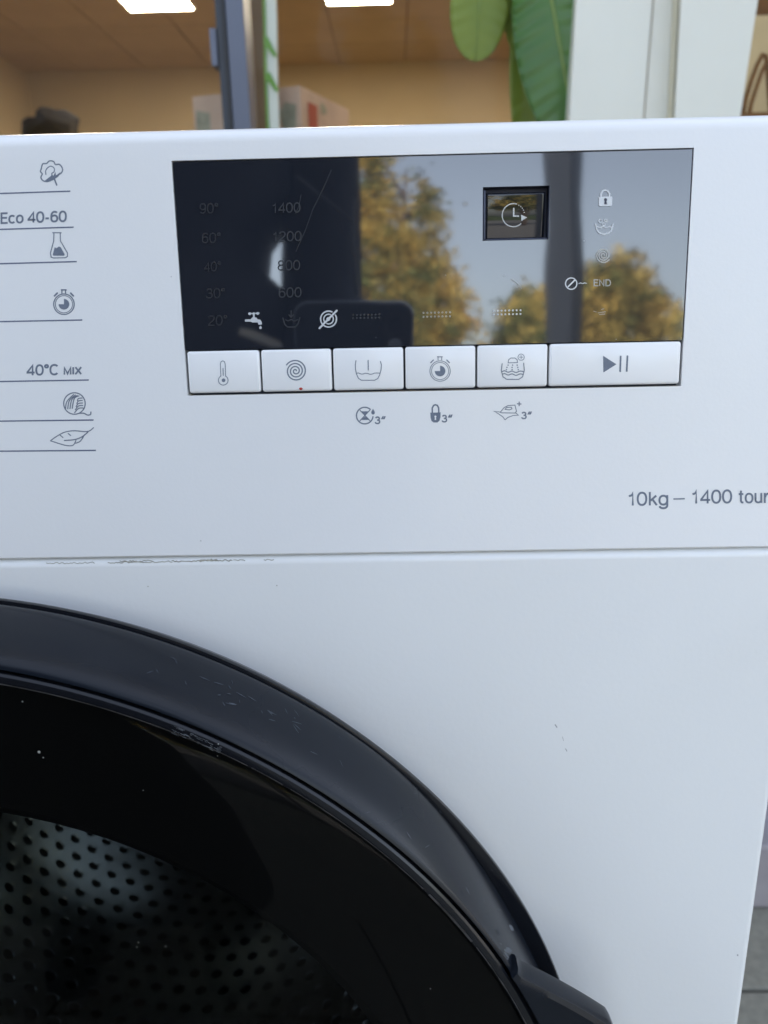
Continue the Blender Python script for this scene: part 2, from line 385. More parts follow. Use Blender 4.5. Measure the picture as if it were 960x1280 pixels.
# white folded board close behind the pane
yw = .955
wb = thing('white_panel', 'tall white panel with a raised strip standing behind the window, right of the plant', 'panel', (at_y(820, 149, yw).x, yw, .01))
def ppoly(px0t, px0b, px1t, px1b, y0, y1, m, name):
    # corners taken at the sill height and at the top edge of the photo, prolonged up and down as a straight vertical board
    a_t, a_b = at_y(px0t, 0, y0), at_y(px0b, 149, y0); c_t, c_b = at_y(px1t, 0, y0), at_y(px1b, 149, y0)
    def ext(t_, b_, z): k = (z - b_.z) / (t_.z - b_.z); return b_.x + (t_.x - b_.x) * k
    P = []
    for z in (.012, 1.75):
        P += [(ext(a_t, a_b, z), y0, z), (ext(c_t, c_b, z), y0, z), (ext(c_t, c_b, z), y1, z), (ext(a_t, a_b, z), y1, z)]
    o = obj(name, P, [(0, 1, 2, 3), (7, 6, 5, 4), (0, 4, 5, 1), (1, 5, 6, 2), (2, 6, 7, 3), (3, 7, 4, 0)], m, wb); fix(o)
    bb = o.modifiers.new('bevel', 'BEVEL'); bb.width = .0015; bb.segments = 2
ppoly(720, 711.5, 816, 804, yw, yw + .03, M['board'], 'flat_board')
ppoly(817.5, 805.5, 850, 844, yw + .006, yw + .03, M['board'], 'recessed_strip')
ppoly(851, 843, 948, 925.5, yw - .022, yw + .03, M['board'], 'raised_board')
ppoly(848.6, 841.2, 850.8, 842.8, yw - .0222, yw + .005, M['board_edge'], 'cream_edge')

# beige carton and paper bag with rope handle
q = at_y(960, 18, 1.25); zt2 = q.z; xb = at_y(915, 80, 1.25).x
bc = box('beige_carton', xb, xb + .5, 1.25, 1.6, .75, zt2, M['paper'], bevel=.004)
solo(bc, 'plain beige carton behind the rope handled paper bag at the right edge', 'box')
stl = thing('side_table', 'brown side table inside the shop under the beige carton and paper bag', 'table', (xb + .2, 1.3, .01))
box('table_top', xb - .05, xb + .55, 1.05, 1.65, .72, .7495, M['shelf'], stl, bevel=.003)
for x in (xb - .03, xb + .49):
    for y in (1.07, 1.6): box('leg', x, x + .035, y, y + .035, .0105, .7195, M['shelf'], stl)
yp = 1.10
pbg = thing('paper_bag', 'pale paper bag with a brown rope handle beside the white panel', 'bag', (at_y(950, 147, yp).x, yp, .75))
ra = at_y(918, 141, yp); rb = at_y(990, 141, yp)
box('bag_body', ra.x, rb.x + .03, yp, yp + .09, .7505, ra.z - .008, M['kraft'], pbg, bevel=.002)
box('bag_rim', ra.x - .001, rb.x + .031, yp - .0015, yp + .0915, ra.z - .0079, ra.z + .0, M['rope'], pbg, bevel=.001)
hp = [(929, 141), (933, 122), (940, 100), (947, 80), (953, 68), (957, 70), (959, 84), (961, 105), (964, 141)]
hv, hf = tube_geo([at_y(x, y, yp + .003) + V((0, .002 * sin(i), 0)) for i, (x, y) in enumerate(hp)], .0036, 8)
obj('rope_handle', hv, hf, M['rope'], pbg, True)
hv, hf = tube_geo([at_y(x + 6, y + 8, yp + .085) for i, (x, y) in enumerate(hp)], .0036, 8)
obj('rope_handle', hv, hf, M['rope'], pbg, True)

# ------------------------------------------------------------------ plant
def leaf(parent, base, tip, width, m, nrm, curl=.01, fold=.15, prof=None, name='leaf', wave=.004):
    base, tip = V(base), V(tip); ax = tip - base; L = ax.length; ax.normalize(); nrm = V(nrm); sd = ax.cross(nrm).normalized(); up = sd.cross(ax)
    NS, NW = 120, 8; vs, fs = [], []
    for i in range(NS + 1):
        t = i / NS; hw = width / 2 * (sin(pi * min(1, t * .97 + .03)) ** .62 if not prof else prof(t))
        for j in range(-NW, NW + 1):
            s = j / NW; lift = abs(s) * fold * hw * 1.2 + 1.15 * wave * (.6 + .9 * noise.noise(V((t * 9, s * 1.5 + (5 if s > 0 else 0), L * 7)))) * sin(t * 94 - abs(s) * 6 + 2.2 * noise.noise(V((t * 5, 4 if s > 0 else 9, L * 30)))) * abs(s) * (1 - abs(s) * .4)
            vs.append(base + ax * (t * L) + sd * (s * hw) + up * (lift + curl * sin(pi * t)))
    W = 2 * NW + 1
    for i in range(NS):
        for j in range(W - 1): fs.append((i * W + j, i * W + j + 1, (i + 1) * W + j + 1, (i + 1) * W + j))
    o = obj(name, vs, fs, m, parent, True)
    so_ = o.modifiers.new('solid', 'SOLIDIFY'); so_.thickness = .0008
    rv, rf = tube_geo([base + ax * (L * i / 12) + up * (curl * sin(pi * i / 12) + .0006) for i in range(13)], [.0030 * (1 - .8 * i / 12) for i in range(13)], 6)
    obj('midrib', rv, rf, M['leaf_rib'], o, True)
    return o
plx, ply = at_y(690, 100, 1.03).x, 1.12
pt = thing('rubber_plant', 'potted plant with large hanging green leaves between the lit room and the white panel', 'plant', (plx - .02, ply, .01))
pv_, pf_ = [], []
prof = [(.0, .0), (.10, 0), (.135, .22), (.142, .22), (.142, .25), (.125, .25), (.12, .21), (0, .21)]
n = 32
for r_, z in prof:
    for k in range(n): pv_.append((plx - .02 + r_ * cos(2 * pi * k / n), ply + .03 + r_ * sin(2 * pi * k / n), .0105 + z))
for j in range(len(prof) - 1):
    for k in range(n): pf_.append((j * n + k, j * n + (k + 1) % n, (j + 1) * n + (k + 1) % n, (j + 1) * n + k))
fix(obj('pot', pv_, pf_, M['pot'], pt, True))
stem = [V((plx - .02 + .01 * sin(z * 5), ply + .03, z)) for z in [.2 + .1 * i for i in range(13)]]
sv_, sf_ = tube_geo(stem, [.012 - .0005 * i for i in range(13)], 10); obj('stem', sv_, sf_, M['bark'], pt, True)
def droop(px_b, py_b, px_t, py_t, y, width, m, nrm=(0, -1, .1), **k):
    b_ = at_y(px_b, py_b, y); t_ = at_y(px_t, py_t, y)
    lf = leaf(pt, b_, t_, width, m, nrm, **k)
    zc = min(1.39, b_.z + .03); base = V((plx - .02, ply + .03, zc))
    vv, ff = tube_geo([base, (base + b_) / 2 + V((0, 0, .03)), b_], [.004, .003, .0025], 8); obj('leaf_stalk', vv, ff, M['leaf_rib'], pt, True)
ppx = (at_y(600, 0, 1.0) - at_y(599, 0, 1.0)).length     # metres per photo pixel at the plant
blunt = lambda t: (sin(pi * min(1, t * .5 + .02)) ** .8 if t < .72 else (max(0, 1 - ((t - .72) / .28) ** 2.2)) ** .5 * .98)
droop(612, -190, 594, 77, 1.02, 76 * ppx, M['leaf_light'], prof=blunt, fold=.1, wave=.0015)
droop(641, -150, 653, 84, 1.03, 60 * ppx, M['leaf_light'], fold=.1, wave=.002)
droop(683, -120, 662, 235, 1.045, 74 * ppx, M['leaf_light'], nrm=(-.1, -1, .1), wave=.002)
droop(672, -90, 726, 215, .99, 112 * ppx, M['leaf_dark'], nrm=(-.12, -1, .12), fold=.22, wave=.0035)
droop(700, -130, 760, 120, 1.10, 80 * ppx, M['leaf_dark'])
droop(640, -260, 560, -90, 1.05, 70 * ppx, M['leaf_dark'])

# ------------------------------------------------------------------ the washing machine
DC = (0.0, .471)                      # door centre (x, z)
wm = thing('washing_machine', 'white front loading washing machine with black door and dark glossy display', 'washing machine', (0, .3, 0))
# cabinet: front sheet with a round opening, rounded rim, sides
def rect_pts(x0, x1, z0, z1, n=28):
    P = []
    for i in range(n): P.append((x0 + (x1 - x0) * i / n, z0))
    for i in range(n): P.append((x1, z0 + (z1 - z0) * i / n))
    for i in range(n): P.append((x1 - (x1 - x0) * i / n, z1))
    for i in range(n): P.append((x0, z1 - (z1 - z0) * i / n))
    return P
HW = .3015; Z0, Z1 = .02, .7146; rr = .0030
loops = []
base = rect_pts(-HW + rr, HW - rr, Z0 + rr, Z1 - rr); HR = .205
hole = []
for x, z in base:
    a = math.atan2(z - DC[1], x - DC[0]); hole.append((DC[0] + HR * cos(a), DC[1] + HR * sin(a)))
loops.append([(x, .05, z) for x, z in hole]); loops.append([(x, 0, z) for x, z in hole]); loops.append([(x, 0, z) for x, z in base])
for k in range(1, 7):
    a = pi / 2 * k / 6; o_ = rr * sin(a); y_ = rr * (1 - cos(a))
    loops.append([(x, y_, z) for x, z in rect_pts(-HW + rr - o_, HW - rr + o_, Z0 + rr - o_, Z1 - rr + o_)])
loops.append([(x, .598, z) for x, z in rect_pts(-HW, HW, Z0, Z1)])
vs_ = [p for l in loops for p in l]; n = len(base); fs_ = []
for j in range(len(loops) - 1):
    for i in range(n): fs_.append((j * n + i, j * n + (i + 1) % n, (j + 1) * n + (i + 1) % n, (j + 1) * n + i))
fs_.append(tuple((len(loops) - 1) * n + i for i in range(n)))
cab = fix(obj('cabinet', vs_, fs_, M['cabinet'], wm, True)); cab.data.set_sharp_from_angle(angle=R(50))
for x in (-.25, .25):
    for y in (.06, .54):
        fo = obj('foot', *tube_geo([(x, y, .0005), (x, y, .0205)], .022, 20), M['tub'], wm)
# top lid
box('top_lid', -.3, .3, .035, .6, .8195, .8445, M['cabinet'], wm, bevel=.004)
box('upper_side', -HW, -HW + .004, .03, .598, Z1 + .0005, .819, M['cabinet'], wm)
box('upper_side', HW - .004, HW, .03, .598, Z1 + .0005, .819, M['cabinet'], wm)

# control panel: profile (v, w) swept along u, with a pocket for display and keys
uL, uR = fuv(216, 203)[0], .0928 * 300 / 290 + (.1655 - .0049)   # refined below
uL = (fuv(216, 203)[0] + fuv(236, 494)[0]) / 2; uR = (fuv(866, 186)[0] + fuv(850, 480)[0]) / 2
vT = (fuv(216, 203)[1] + fuv(866, 186)[1]) / 2; vB = (fuv(236, 494)[1] + fuv(850, 480)[1]) / 2
vG = (fuv(234, 438)[1] + fuv(853, 425)[1]) / 2
TOPV = .1347; rt = .0048
prof = [(0.0001, -.02), (0.0001, -.0005), (.0006, 0)]
prof += [(vB - .0004, 0), (vT + .0004, 0), (TOPV - rt, 0)]
for k in range(1, 9):
    a = pi / 2 * k / 8; prof.append((TOPV - rt + rt * sin(a), -rt + rt * cos(a)))
prof += [(TOPV, -.03), (TOPV - .003, -.045)]
us = [-.3012, -.3000, uL - .0004, uR + .0004, .3000, .3012]
vs_, fs_ = [], []
for iu, u in enumerate(us):
    e = -.0012 if iu in (0, len(us) - 1) else 0
    for v_, w_ in prof: vs_.append(F(u, v_ + (e if w_ < -.001 and v_ > .1 else 0), min(w_, 0) + e))
K = len(prof)
for i in range(len(us) - 1):
    for j in range(K - 1):
        if i == 2 and j == 3: continue
        fs_.append((i * K + j, i * K + j + 1, (i + 1) * K + j + 1, (i + 1) * K + j))
fs_.append(tuple(range(K))); fs_.append(tuple((len(us) - 1) * K + j for j in range(K)))
# pocket walls
a0 = len(vs_)
ring = [(uL - .0004, vB - .0004), (uR + .0004, vB - .0004), (uR + .0004, vT + .0004), (uL - .0004, vT + .0004)]
vs_ += [F(u, v_, 0) for u, v_ in ring] + [F(u, v_, -.006) for u, v_ in ring]
for k in range(4): fs_.append((a0 + k, a0 + (k + 1) % 4, a0 + 4 + (k + 1) % 4, a0 + 4 + k))
panel = fix(obj('control_panel', vs_, fs_, M['fascia'], wm, True)); panel.data.set_sharp_from_angle(angle=R(35))
def fbox(name, u0, u1, v0, v1, w0, w1, m, parent, bevel=0):
    v_, f_ = box_geo(u0, u1, v0, v1, w0, w1)
    o = fix(obj(name, [F(*p) for p in v_], f_, m, parent))
    if bevel:
        bb = o.modifiers.new('bevel', 'BEVEL'); bb.width = bevel; bb.segments = 3
        for p in o.data.polygons: p.use_smooth = True
    return o
fbox('display_backing', uL - .0003, uR + .0003, vB - .0003, vT + .0003, -.0075, -.0045, M['gap'], panel)
# glass with the window for the timer screen cut in it
tw = [fuv(602.5, 234), fuv(687.5, 231.5), fuv(685.5, 299), fuv(604.5, 301)]
tu0, tu1 = (tw[0][0] + tw[3][0]) / 2, (tw[1][0] + tw[2][0]) / 2; tv1, tv0 = (tw[0][1] + tw[1][1]) / 2, (tw[2][1] + tw[3][1]) / 2
GW = -.00015
def warp(u, v):    # the real glass is slightly wavy: microns of relief, so reflections bend
    return 0
gu = [uL, tu0, tu1, uR]; gv = [vG, tv0, tv1, vT]
NU, NV = 96, 40
def sub(a, n_): 
    out = []
    for i in range(len(a) - 1):
        k = max(1, round(n_ * (a[i + 1] - a[i]) / (a[-1] - a[0])));  out += [a[i] + (a[i + 1] - a[i]) * q / k for q in range(k)]
    return out + [a[-1]]
U, W_ = sub(gu, NU), sub(gv, NV)
def relief(u, v):
    x = (u - uL) * 1000; y = (v - vG) * 1000
    r_ = .000014 * noise.noise(V((x * .055, y * .05, 3.1))) + .0000016 * noise.noise(V((x * .2, y * .1, 1.7)))
    top = max(0, (y - 38) / 16)                       # the sheet bends slightly back towards its top edge
    return r_ - .00009 * top ** 2
vs_, fs_ = [], []; idx = {}
for i, u in enumerate(U):
    for j, v_ in enumerate(W_):
        idx[i, j] = len(vs_); vs_.append(F(u, v_, GW + relief(u, v_)))
for i in range(len(U) - 1):
    for j in range(len(W_) - 1):
        uc, vc = (U[i] + U[i + 1]) / 2, (W_[j] + W_[j + 1]) / 2
        if tu0 < uc < tu1 and tv0 < vc < tv1: continue
        fs_.append((idx[i, j], idx[i + 1, j], idx[i + 1, j + 1], idx[i, j + 1]))
glass = obj('display_glass', vs_, fs_, M['display'], wm, True)
sm_ = glass.modifiers.new('solid', 'SOLIDIFY'); sm_.thickness = .0025; sm_.offset = -1; sm_.material_offset_rim = 1
glass.data.materials.append(M['gap'])
es_ = glass.modifiers.new('split', 'EDGE_SPLIT'); es_.split_angle = R(30)
me = glass.data
if me.polygons[0].normal.dot(FN) < 0: me.flip_normals()
# timer screen: recessed, dark frame, own tilt
scr = fbox('timer_screen', tu0 + .0003, tu1 - .0003, tv0 + .0003, tv1 - .0003, -.0044, -.0034, M['gap'], glass)
su0, su1, sv0, sv1 = tu0 + .0009, tu1 - .0010, tv0 + .0005, tv1 - .0016
vs_, fs_ = [], []; NN = 20
def scr_pt(s, t, extra=0):
    u = su0 + (su1 - su0) * s; v_ = sv0 + (sv1 - sv0) * t
    bow = .00018 * (1 - (2 * t - 1) ** 2) + .00006 * (1 - (2 * s - 1) ** 2)
    return F(u, v_, -.0032 + .0017 * t + bow + extra)
for i in range(NN + 1):
    for j in range(NN + 1): vs_.append(scr_pt(i / NN, j / NN))
for i in range(NN):
    for j in range(NN): a = i * (NN + 1) + j; fs_.append((a, a + NN + 1, a + NN + 2, a + 1))
lens = obj('screen_lens', vs_, fs_, M['lens'], glass, True)
if lens.data.polygons[0].normal.dot(FN) < 0: lens.data.flip_normals()
sl_ = lens.modifiers.new('solid', 'SOLIDIFY'); sl_.thickness = .0008; sl_.offset = -1; sl_.material_offset_rim = 1; lens.data.materials.append(M['gap'])

M['edge_blue'] = mat('blue_grey_bezel', (.055, .065, .11), .35)
fbox('timer_bezel', tu0 + .0002, tu0 + .0009, tv0 + .0003, tv1 - .0008, -.0032, -.0006, M['edge_blue'], glass, bevel=.0002)
fbox('timer_bezel', tu0 + .0010, tu1 - .0003, tv0 + .0002, tv0 + .00055, -.0032, -.0006, M['edge_blue'], glass, bevel=.00015)
# ------------------------------------------------------------------ printing tools
_h = [0]
def map_px(base_w):
    def f(px, py):
        u, v_ = fuv(px, py); return F(u, v_, base_w + _h[0] * 4e-6)
    return f
def smooth_path(pts, closed=False, k=6):
    n_ = len(pts); out = []
    rng = range(n_) if closed else range(n_ - 1)
    for i in rng:
        if closed: p0, p1, p2, p3 = pts[i - 1], pts[i], pts[(i + 1) % n_], pts[(i + 2) % n_]
        else: p0, p1, p2, p3 = pts[max(i - 1, 0)], pts[i], pts[i + 1], pts[min(i + 2, n_ - 1)]
        for q in range(k):
            t = q / k
            out.append(tuple(.5 * ((2 * p1[a]) + (-p0[a] + p2[a]) * t + (2 * p0[a] - 5 * p1[a] + 4 * p2[a] - p3[a]) * t * t + (-p0[a] + 3 * p1[a] - 3 * p2[a] + p3[a]) * t ** 3) for a in (0, 1)))
    if not closed: out.append(tuple(pts[-1]))
    return out
def arc(cx, cy, rx, ry, a0, a1, n=14, e=2.25):
    out = []
    for i in range(n + 1):
        a = R(a0 + (a1 - a0) * i / n); c_, s_ = cos(a), sin(a)
        out.append((cx + rx * math.copysign(abs(c_) ** (2 / e), c_), cy + ry * math.copysign(abs(s_) ** (2 / e), s_)))
    return out
def oval(cx, cy, rx, ry): return (arc(cx, cy, rx, ry, 0, 360, 28)[:-1], True)
_bowl = oval(.22, .36, .22, .36)
GLYPH = {
 '0': (.48, [oval(.24, .5, .24, .5)]),
 '1': (.40, [([(.06, .74), (.17, .77), (.25, .84), (.28, .98), (.28, 0 - .03)], False)]),
 '2': (.48, [(arc(.24, .74, .22, .26, 172, -25) + [(.40, .52), (.16, .26), (.05, .13), (.02, 0), (.49, 0)], False)]),
 '3': (.48, [(arc(.23, .76, .20, .24, 165, -75, 14) + [(.18, .53)], False), (arc(.23, .27, .24, .27, 78, -172, 16), False)]),
 '4': (.50, [([(.39, -.04), (.39, .98), (.02, .30), (.02, .245), (.54, .245)], False)]),
 '6': (.48, [oval(.245, .31, .225, .31), (arc(.27, .5, .25, .5, 48, 180, 14) + [(.02, .33)], False)]),
 '8': (.48, [oval(.24, .76, .20, .24), oval(.24, .265, .235, .265)]),
 '9': (.48, [oval(.235, .69, .225, .31), (arc(.21, .5, .25, .5, -132, 0, 14) + [(.46, .67)], False)]),
 '°': (.22, [oval(.11, .87, .11, .13)]),
 '-': (.26, [([(0, .34), (.26, .34)], False)]),
 '/': (.26, [([(0, -.02), (.26, 1.02)], False)]),
 'E': (.46, [([(.50, 1), (.04, 1), (.04, 0), (.51, 0)], False), ([(.09, .53), (.46, .53)], False)]),
 'C': (.56, [(arc(.30, .5, .29, .5, 42, 318, 24), False)]),
 'D': (.54, [([(.04, 0), (.04, 1), (.26, 1)] + arc(.26, .5, .27, .5, 80, -80, 14) + [(.26, 0)], True)]),
 'N': (.54, [([(.04, -.05), (.04, 1.0), (.50, 0), (.50, 1.05)], False)]),
 'M': (.66, [([(.04, -.05), (.04, 1.0), (.33, .05), (.62, 1.0), (.62, -.05)], False)]),
 'I': (.08, [([(.04, -.05), (.04, 1.05)], False)]),
 'X': (.54, [([(0, -.04), (.54, 1.04)], False), ([(.54, -.04), (0, 1.04)], False)]),
 'c': (.42, [(arc(.23, .36, .22, .36, 45, 315, 20), False)]),
 'o': (.44, [_bowl]),
 'k': (.42, [([(.04, -.05), (.04, 1.05)], False), ([(.40, .74), (.07, .33)], False), ([(.18, .46), (.43, -.04)], False)]),
 'g': (.44, [_bowl, ([(.44, .77), (.44, 0)] + arc(.22, -.05, .22, .25, 0, -165, 12), False)]),
 't': (.26, [([(.12, .98), (.12, .16), (.16, .03), (.28, 0)], False), ([(-.02, .70), (.27, .70)], False)]),
 'u': (.42, [([(.03, .77), (.03, .22)] + arc(.21, .24, .18, .24, 180, 330, 10), False), ([(.40, .77), (.40, -.04)], False)]),
 'r': (.24, [([(.04, .77), (.04, -.05)], False), ([(.06, .42), (.12, .62), (.20, .70), (.29, .70)], False)]),
 's': (.38, [(arc(.20, .54, .16, .18, 20, 255, 12) + arc(.20, .18, .18, .18, 75, -160, 12), False)]),
 'm': (.64, [([(.04, .77), (.04, -.05)], False), ([(.05, .45)] + arc(.19, .50, .14, .22, 160, 0, 10) + [(.33, -.05)], False), ([(.34, .45)] + arc(.48, .50, .14, .22, 160, 0, 10) + [(.62, -.05)], False)]),
 'i': (.08, [([(.04, .77), (.04, -.05)], False), ([(.04, .93), (.04, 1.05)], False)]),
 'n': (.42, [([(.04, .77), (.04, -.05)], False), ([(.05, .45)] + arc(.22, .48, .18, .24, 160, 0, 10) + [(.40, -.05)], False)]),
}
class Ink:
    def __init__(s, name, m, parent, w=.00004, c=None, place=None):
        s.v, s.f, s.name, s.m, s.parent = [], [], name, m, parent; s.w = w; s.c = c or (lambda x, y: (x, y)); s.place = place; _h[0] = 0
    def put(s, p):
        x, y = s.c(*p)
        if s.place: return s.place(x, y, _h[0] * 4e-6)
        u, v_ = fuv(x, y); return F(u, v_, s.w + _h[0] * 4e-6)
    def line(s, pts, wd, closed=False, smooth=False, caps=True):
        _h[0] += 1
        if smooth: pts = smooth_path(pts, closed)
        P = [V((a, b_)) for a, b_ in pts]; n_ = len(P); L_, R_ = [], []
        for i, p in enumerate(P):
            a = P[i - 1] if (closed or i) else None; b_ = P[(i + 1) % n_] if (closed or i < n_ - 1) else None
            d1 = (p - a).normalized() if a is not None else None; d2 = (b_ - p).normalized() if b_ is not None else None
            if d1 is None: d1 = d2
            if d2 is None: d2 = d1
            t = (d1 + d2)
            t = t.normalized() if t.length > 1e-6 else d1
            nn = V((-t.y, t.x)); c_ = max(.5, nn.dot(V((-d1.y, d1.x)))); L_.append(p + nn * wd / 2 / c_); R_.append(p - nn * wd / 2 / c_)
        o_ = len(s.v)
        for a, b_ in zip(L_, R_): s.v += [s.put(a), s.put(b_)]
        for i in range(n_ if closed else n_ - 1):
            j = (i + 1) % n_; s.f.append((o_ + 2 * i, o_ + 2 * j, o_ + 2 * j + 1, o_ + 2 * i + 1))
        if caps and not closed:
            for p, q_, a_, b_ in ((P[0], P[1], 0, 1), (P[-1], P[-2], 2 * n_ - 2, 2 * n_ - 1)):
                d = (p - q_).normalized(); side = V((-d.y, d.x)); st_ = s.v[o_ + a_], s.v[o_ + b_]
                ids = []
                for k in range(1, 5):
                    an = pi * k / 5; ids.append(len(s.v)); s.v.append(s.put(p + side * (wd / 2 * cos(an)) + d * (wd / 2 * sin(an))))
                va = s.put(p + side * wd / 2)
                near_a = (va - st_[0]).length < (va - st_[1]).length
                f0, f1 = (o_ + a_, o_ + b_) if near_a else (o_ + b_, o_ + a_)
                s.f.append((f0, *ids, f1))
        return s
    def poly(s, pts, smooth=False):
        _h[0] += 1
        if smooth: pts = smooth_path(pts, True)
        o_ = len(s.v); s.v += [s.put(V(p)) for p in pts]; s.f.append(tuple(range(o_, o_ + len(pts)))); return s
    def circ(s, c, r, wd, n_=40, a0=0, a1=360):
        full = abs(a1 - a0) >= 360; k = n_ if full else n_ + 1
        pts = [(c[0] + r * cos(R(a0 + (a1 - a0) * i / n_)), c[1] - r * sin(R(a0 + (a1 - a0) * i / n_))) for i in range(k)]
        return s.line(pts, wd, closed=full)
    def disc(s, c, r, n_=16, a0=0, a1=360):
        if abs(a1 - a0) >= 360: return s.poly([(c[0] + r * cos(2 * pi * i / n_), c[1] - r * sin(2 * pi * i / n_)) for i in range(n_)])
        _h[0] += 1; o_ = len(s.v); s.v.append(s.put(V(c)))
        for i in range(n_ + 1):
            a = R(a0 + (a1 - a0) * i / n_); s.v.append(s.put(V((c[0] + r * cos(a), c[1] - r * sin(a)))))
        for i in range(n_): s.f.append((o_, o_ + 1 + i, o_ + 2 + i))
        return s
    def spiral(s, c, r0, r1, turns, a0, wd, n_=90):
        return s.line([(c[0] + (r0 + (r1 - r0) * i / n_) * cos(R(a0) + 2 * pi * turns * i / n_), c[1] - (r0 + (r1 - r0) * i / n_) * sin(R(a0) + 2 * pi * turns * i / n_)) for i in range(n_ + 1)], wd)
    def text(s, txt, x0, y0, x1, y1, bold=.0, slope=-.022):
        """grotesque lettering drawn with strokes; y1 is the baseline and y0 the top of the capitals"""
        wd = .098 + bold; pen = 0; strokes = []
        for ch in txt:
            if ch == ' ': pen += .26; continue
            gw, parts = GLYPH[ch]; sc = gw + .16
            for pts, closed in parts: strokes.append(([(pen + x, y) for x, y in pts], closed))
            pen += sc
        lo, hi = min(x for p, c_ in strokes for x, y in p), max(x for p, c_ in strokes for x, y in p)
        sx = (x1 - x0) / (hi - lo + wd); sy = (y1 - y0)
        mean = (sx + sy) / 2
        for p, c_ in strokes:
            s.line([(x0 + (x - lo + wd / 2) * sx, y1 - (wd / 2 + y * (1 - wd)) * sy + slope * ((x0 + (x - lo) * sx) - (x0 + x1) / 2)) for x, y in p], wd * mean, closed=c_, caps=False)
        return s
    def done(s, label=None):
        o = obj(s.name, s.v, s.f, s.m, s.parent, label=label)
        n_ = FN
        me_ = o.data; bm = bmesh.new(); bm.from_mesh(me_)
        for f in bm.faces:
            f.normal_update()
            if f.normal.dot(n_) < 0: f.normal_flip()
        bm.to_mesh(me_); bm.free(); return o

# programme column, left edge
c3 = crop(0, 180, 3.2)
for (ye, xe, sl_p) in ((239, 88, -.033), (284, 92, -.030), (327, 96, -.028), (400, 103, -.02), (475, 111, -.017), (525, 117, -.012), (563, 120, -.008)):
    Ink('programme_line', M['line'], panel).line([(-45, ye - sl_p * (xe + 45)), (xe, ye)], 1.7, caps=False).done()
k = Ink('cotton_symbol', M['print'], panel, c=c3)
k.line([(165, 100), (171, 80), (186, 78), (198, 68), (214, 70), (222, 82), (238, 82), (250, 98), (247, 114), (234, 124), (222, 134), (207, 140), (192, 150), (173, 147), (164, 134), (169, 120), (162, 110)], 5, True, True)
k.line([(184, 122), (183, 108), (190, 96), (203, 89), (216, 96), (217, 110), (207, 118)], 4, smooth=True)
k.poly([(178, 148), (196, 134), (204, 128), (207, 116), (213, 128), (222, 112), (224, 126), (243, 112), (234, 130), (216, 143), (198, 151)])
k.line([(217, 138), (227, 164)], 6); k.done()
Ink('eco_lettering', M['print'], panel, c=c3).text('Eco 40-60', 2, 270, 268, 316, bold=.055, slope=-.03).done()
k = Ink('flask_symbol', M['print'], panel, c=c3)
k.line([(211, 355), (245, 355)], 4).line([(216, 357), (215, 388), (202, 436), (205, 453), (214, 456), (262, 455), (270, 450), (270, 436), (242, 388), (241, 357)], 4)
k.poly([(219, 413), (226, 417), (236, 410), (243, 413), (259, 441), (257, 447), (214, 447), (211, 443)]); k.done()
def stopwatch(ink, cx, cy, r, w1, w2, s=1.):
    ink.circ((cx, cy), r, w1, 48).circ((cx, cy), r * .84, w2, 48)
    n_ = 30; ink.disc((cx, cy), r * .52, 30, 90, -180)
    ink.line([(cx - r * .30, cy - r * 1.40), (cx + r * .26, cy - r * 1.40)], w1 * 1.2, caps=False)
    ink.line([(cx - r * .20, cy - r * 1.36), (cx - r * .20, cy - r * 1.05)], w1, caps=False).line([(cx + r * .16, cy - r * 1.36), (cx + r * .16, cy - r * 1.05)], w1, caps=False)
    for sg in (-1, 1):
        ink.line([(cx + sg * r * .92, cy - r * .82), (cx + sg * r * .66, cy - r * 1.08)], w1 * 1.5)
k = Ink('stopwatch_symbol', M['print'], panel, c=c3); stopwatch(k, 256, 641, 41, 4.5, 3); k.done()
k = Ink('mix_lettering', M['print'], panel, c=c3)
k.text('40°C', 106, 881, 234, 926, bold=.055, slope=-.02).text('MIX', 254, 891, 329, 923, bold=.085, slope=-.02); k.done()
k = Ink('yarn_symbol', M['print'], panel, c=c3); k.circ((298, 1038), 43, 4.5)
for i, o_ in enumerate((0, 9, 18, 27)):
    k.line([(262 + o_, 1062 - i * 1), (268 + o_ * 1.1, 1030 - i * 4), (296 + o_ * .8, 1001 + i * 2)], 4, smooth=True, caps=False)
for i in range(5):
    k.line([(298 + i * 3, 1076 - i * 12), (314, 1058 - i * 10), (334 - i, 1056 - i * 10)], 4, smooth=True, caps=False)
k.line([(318, 1077), (336, 1077), (350, 1084), (362, 1082), (364, 1072)], 4.5, smooth=True); k.done()
k = Ink('feather_symbol', M['print'], panel, c=c3)
k.line([(202, 1187), (226, 1170), (258, 1153), (295, 1147), (350, 1150), (374, 1135)], 4, smooth=True)
k.line([(202, 1187), (236, 1198), (266, 1206), (292, 1205), (304, 1186)], 4, smooth=True).line([(303, 1197), (322, 1188), (338, 1163)], 4, smooth=True)
k.line([(258, 1186), (300, 1182), (330, 1170), (352, 1152)], 4.5, smooth=True).line([(240, 1164), (252, 1174)], 4).line([(273, 1158), (283, 1166)], 4); k.done()
# capacity lettering
k = Ink('capacity_lettering', M['print'], panel, c=crop(760, 560, 4.8))
k.text('10kg', 118, 262, 362, 346, bold=.028, slope=-.018).line([(392, 306), (460, 304)], 8, caps=False)
k.text('1400', 500, 250, 745, 334, bold=.028, slope=-.018).text('tours/min', 778, 246, 1205, 330, bold=.028, slope=-.014); k.done()

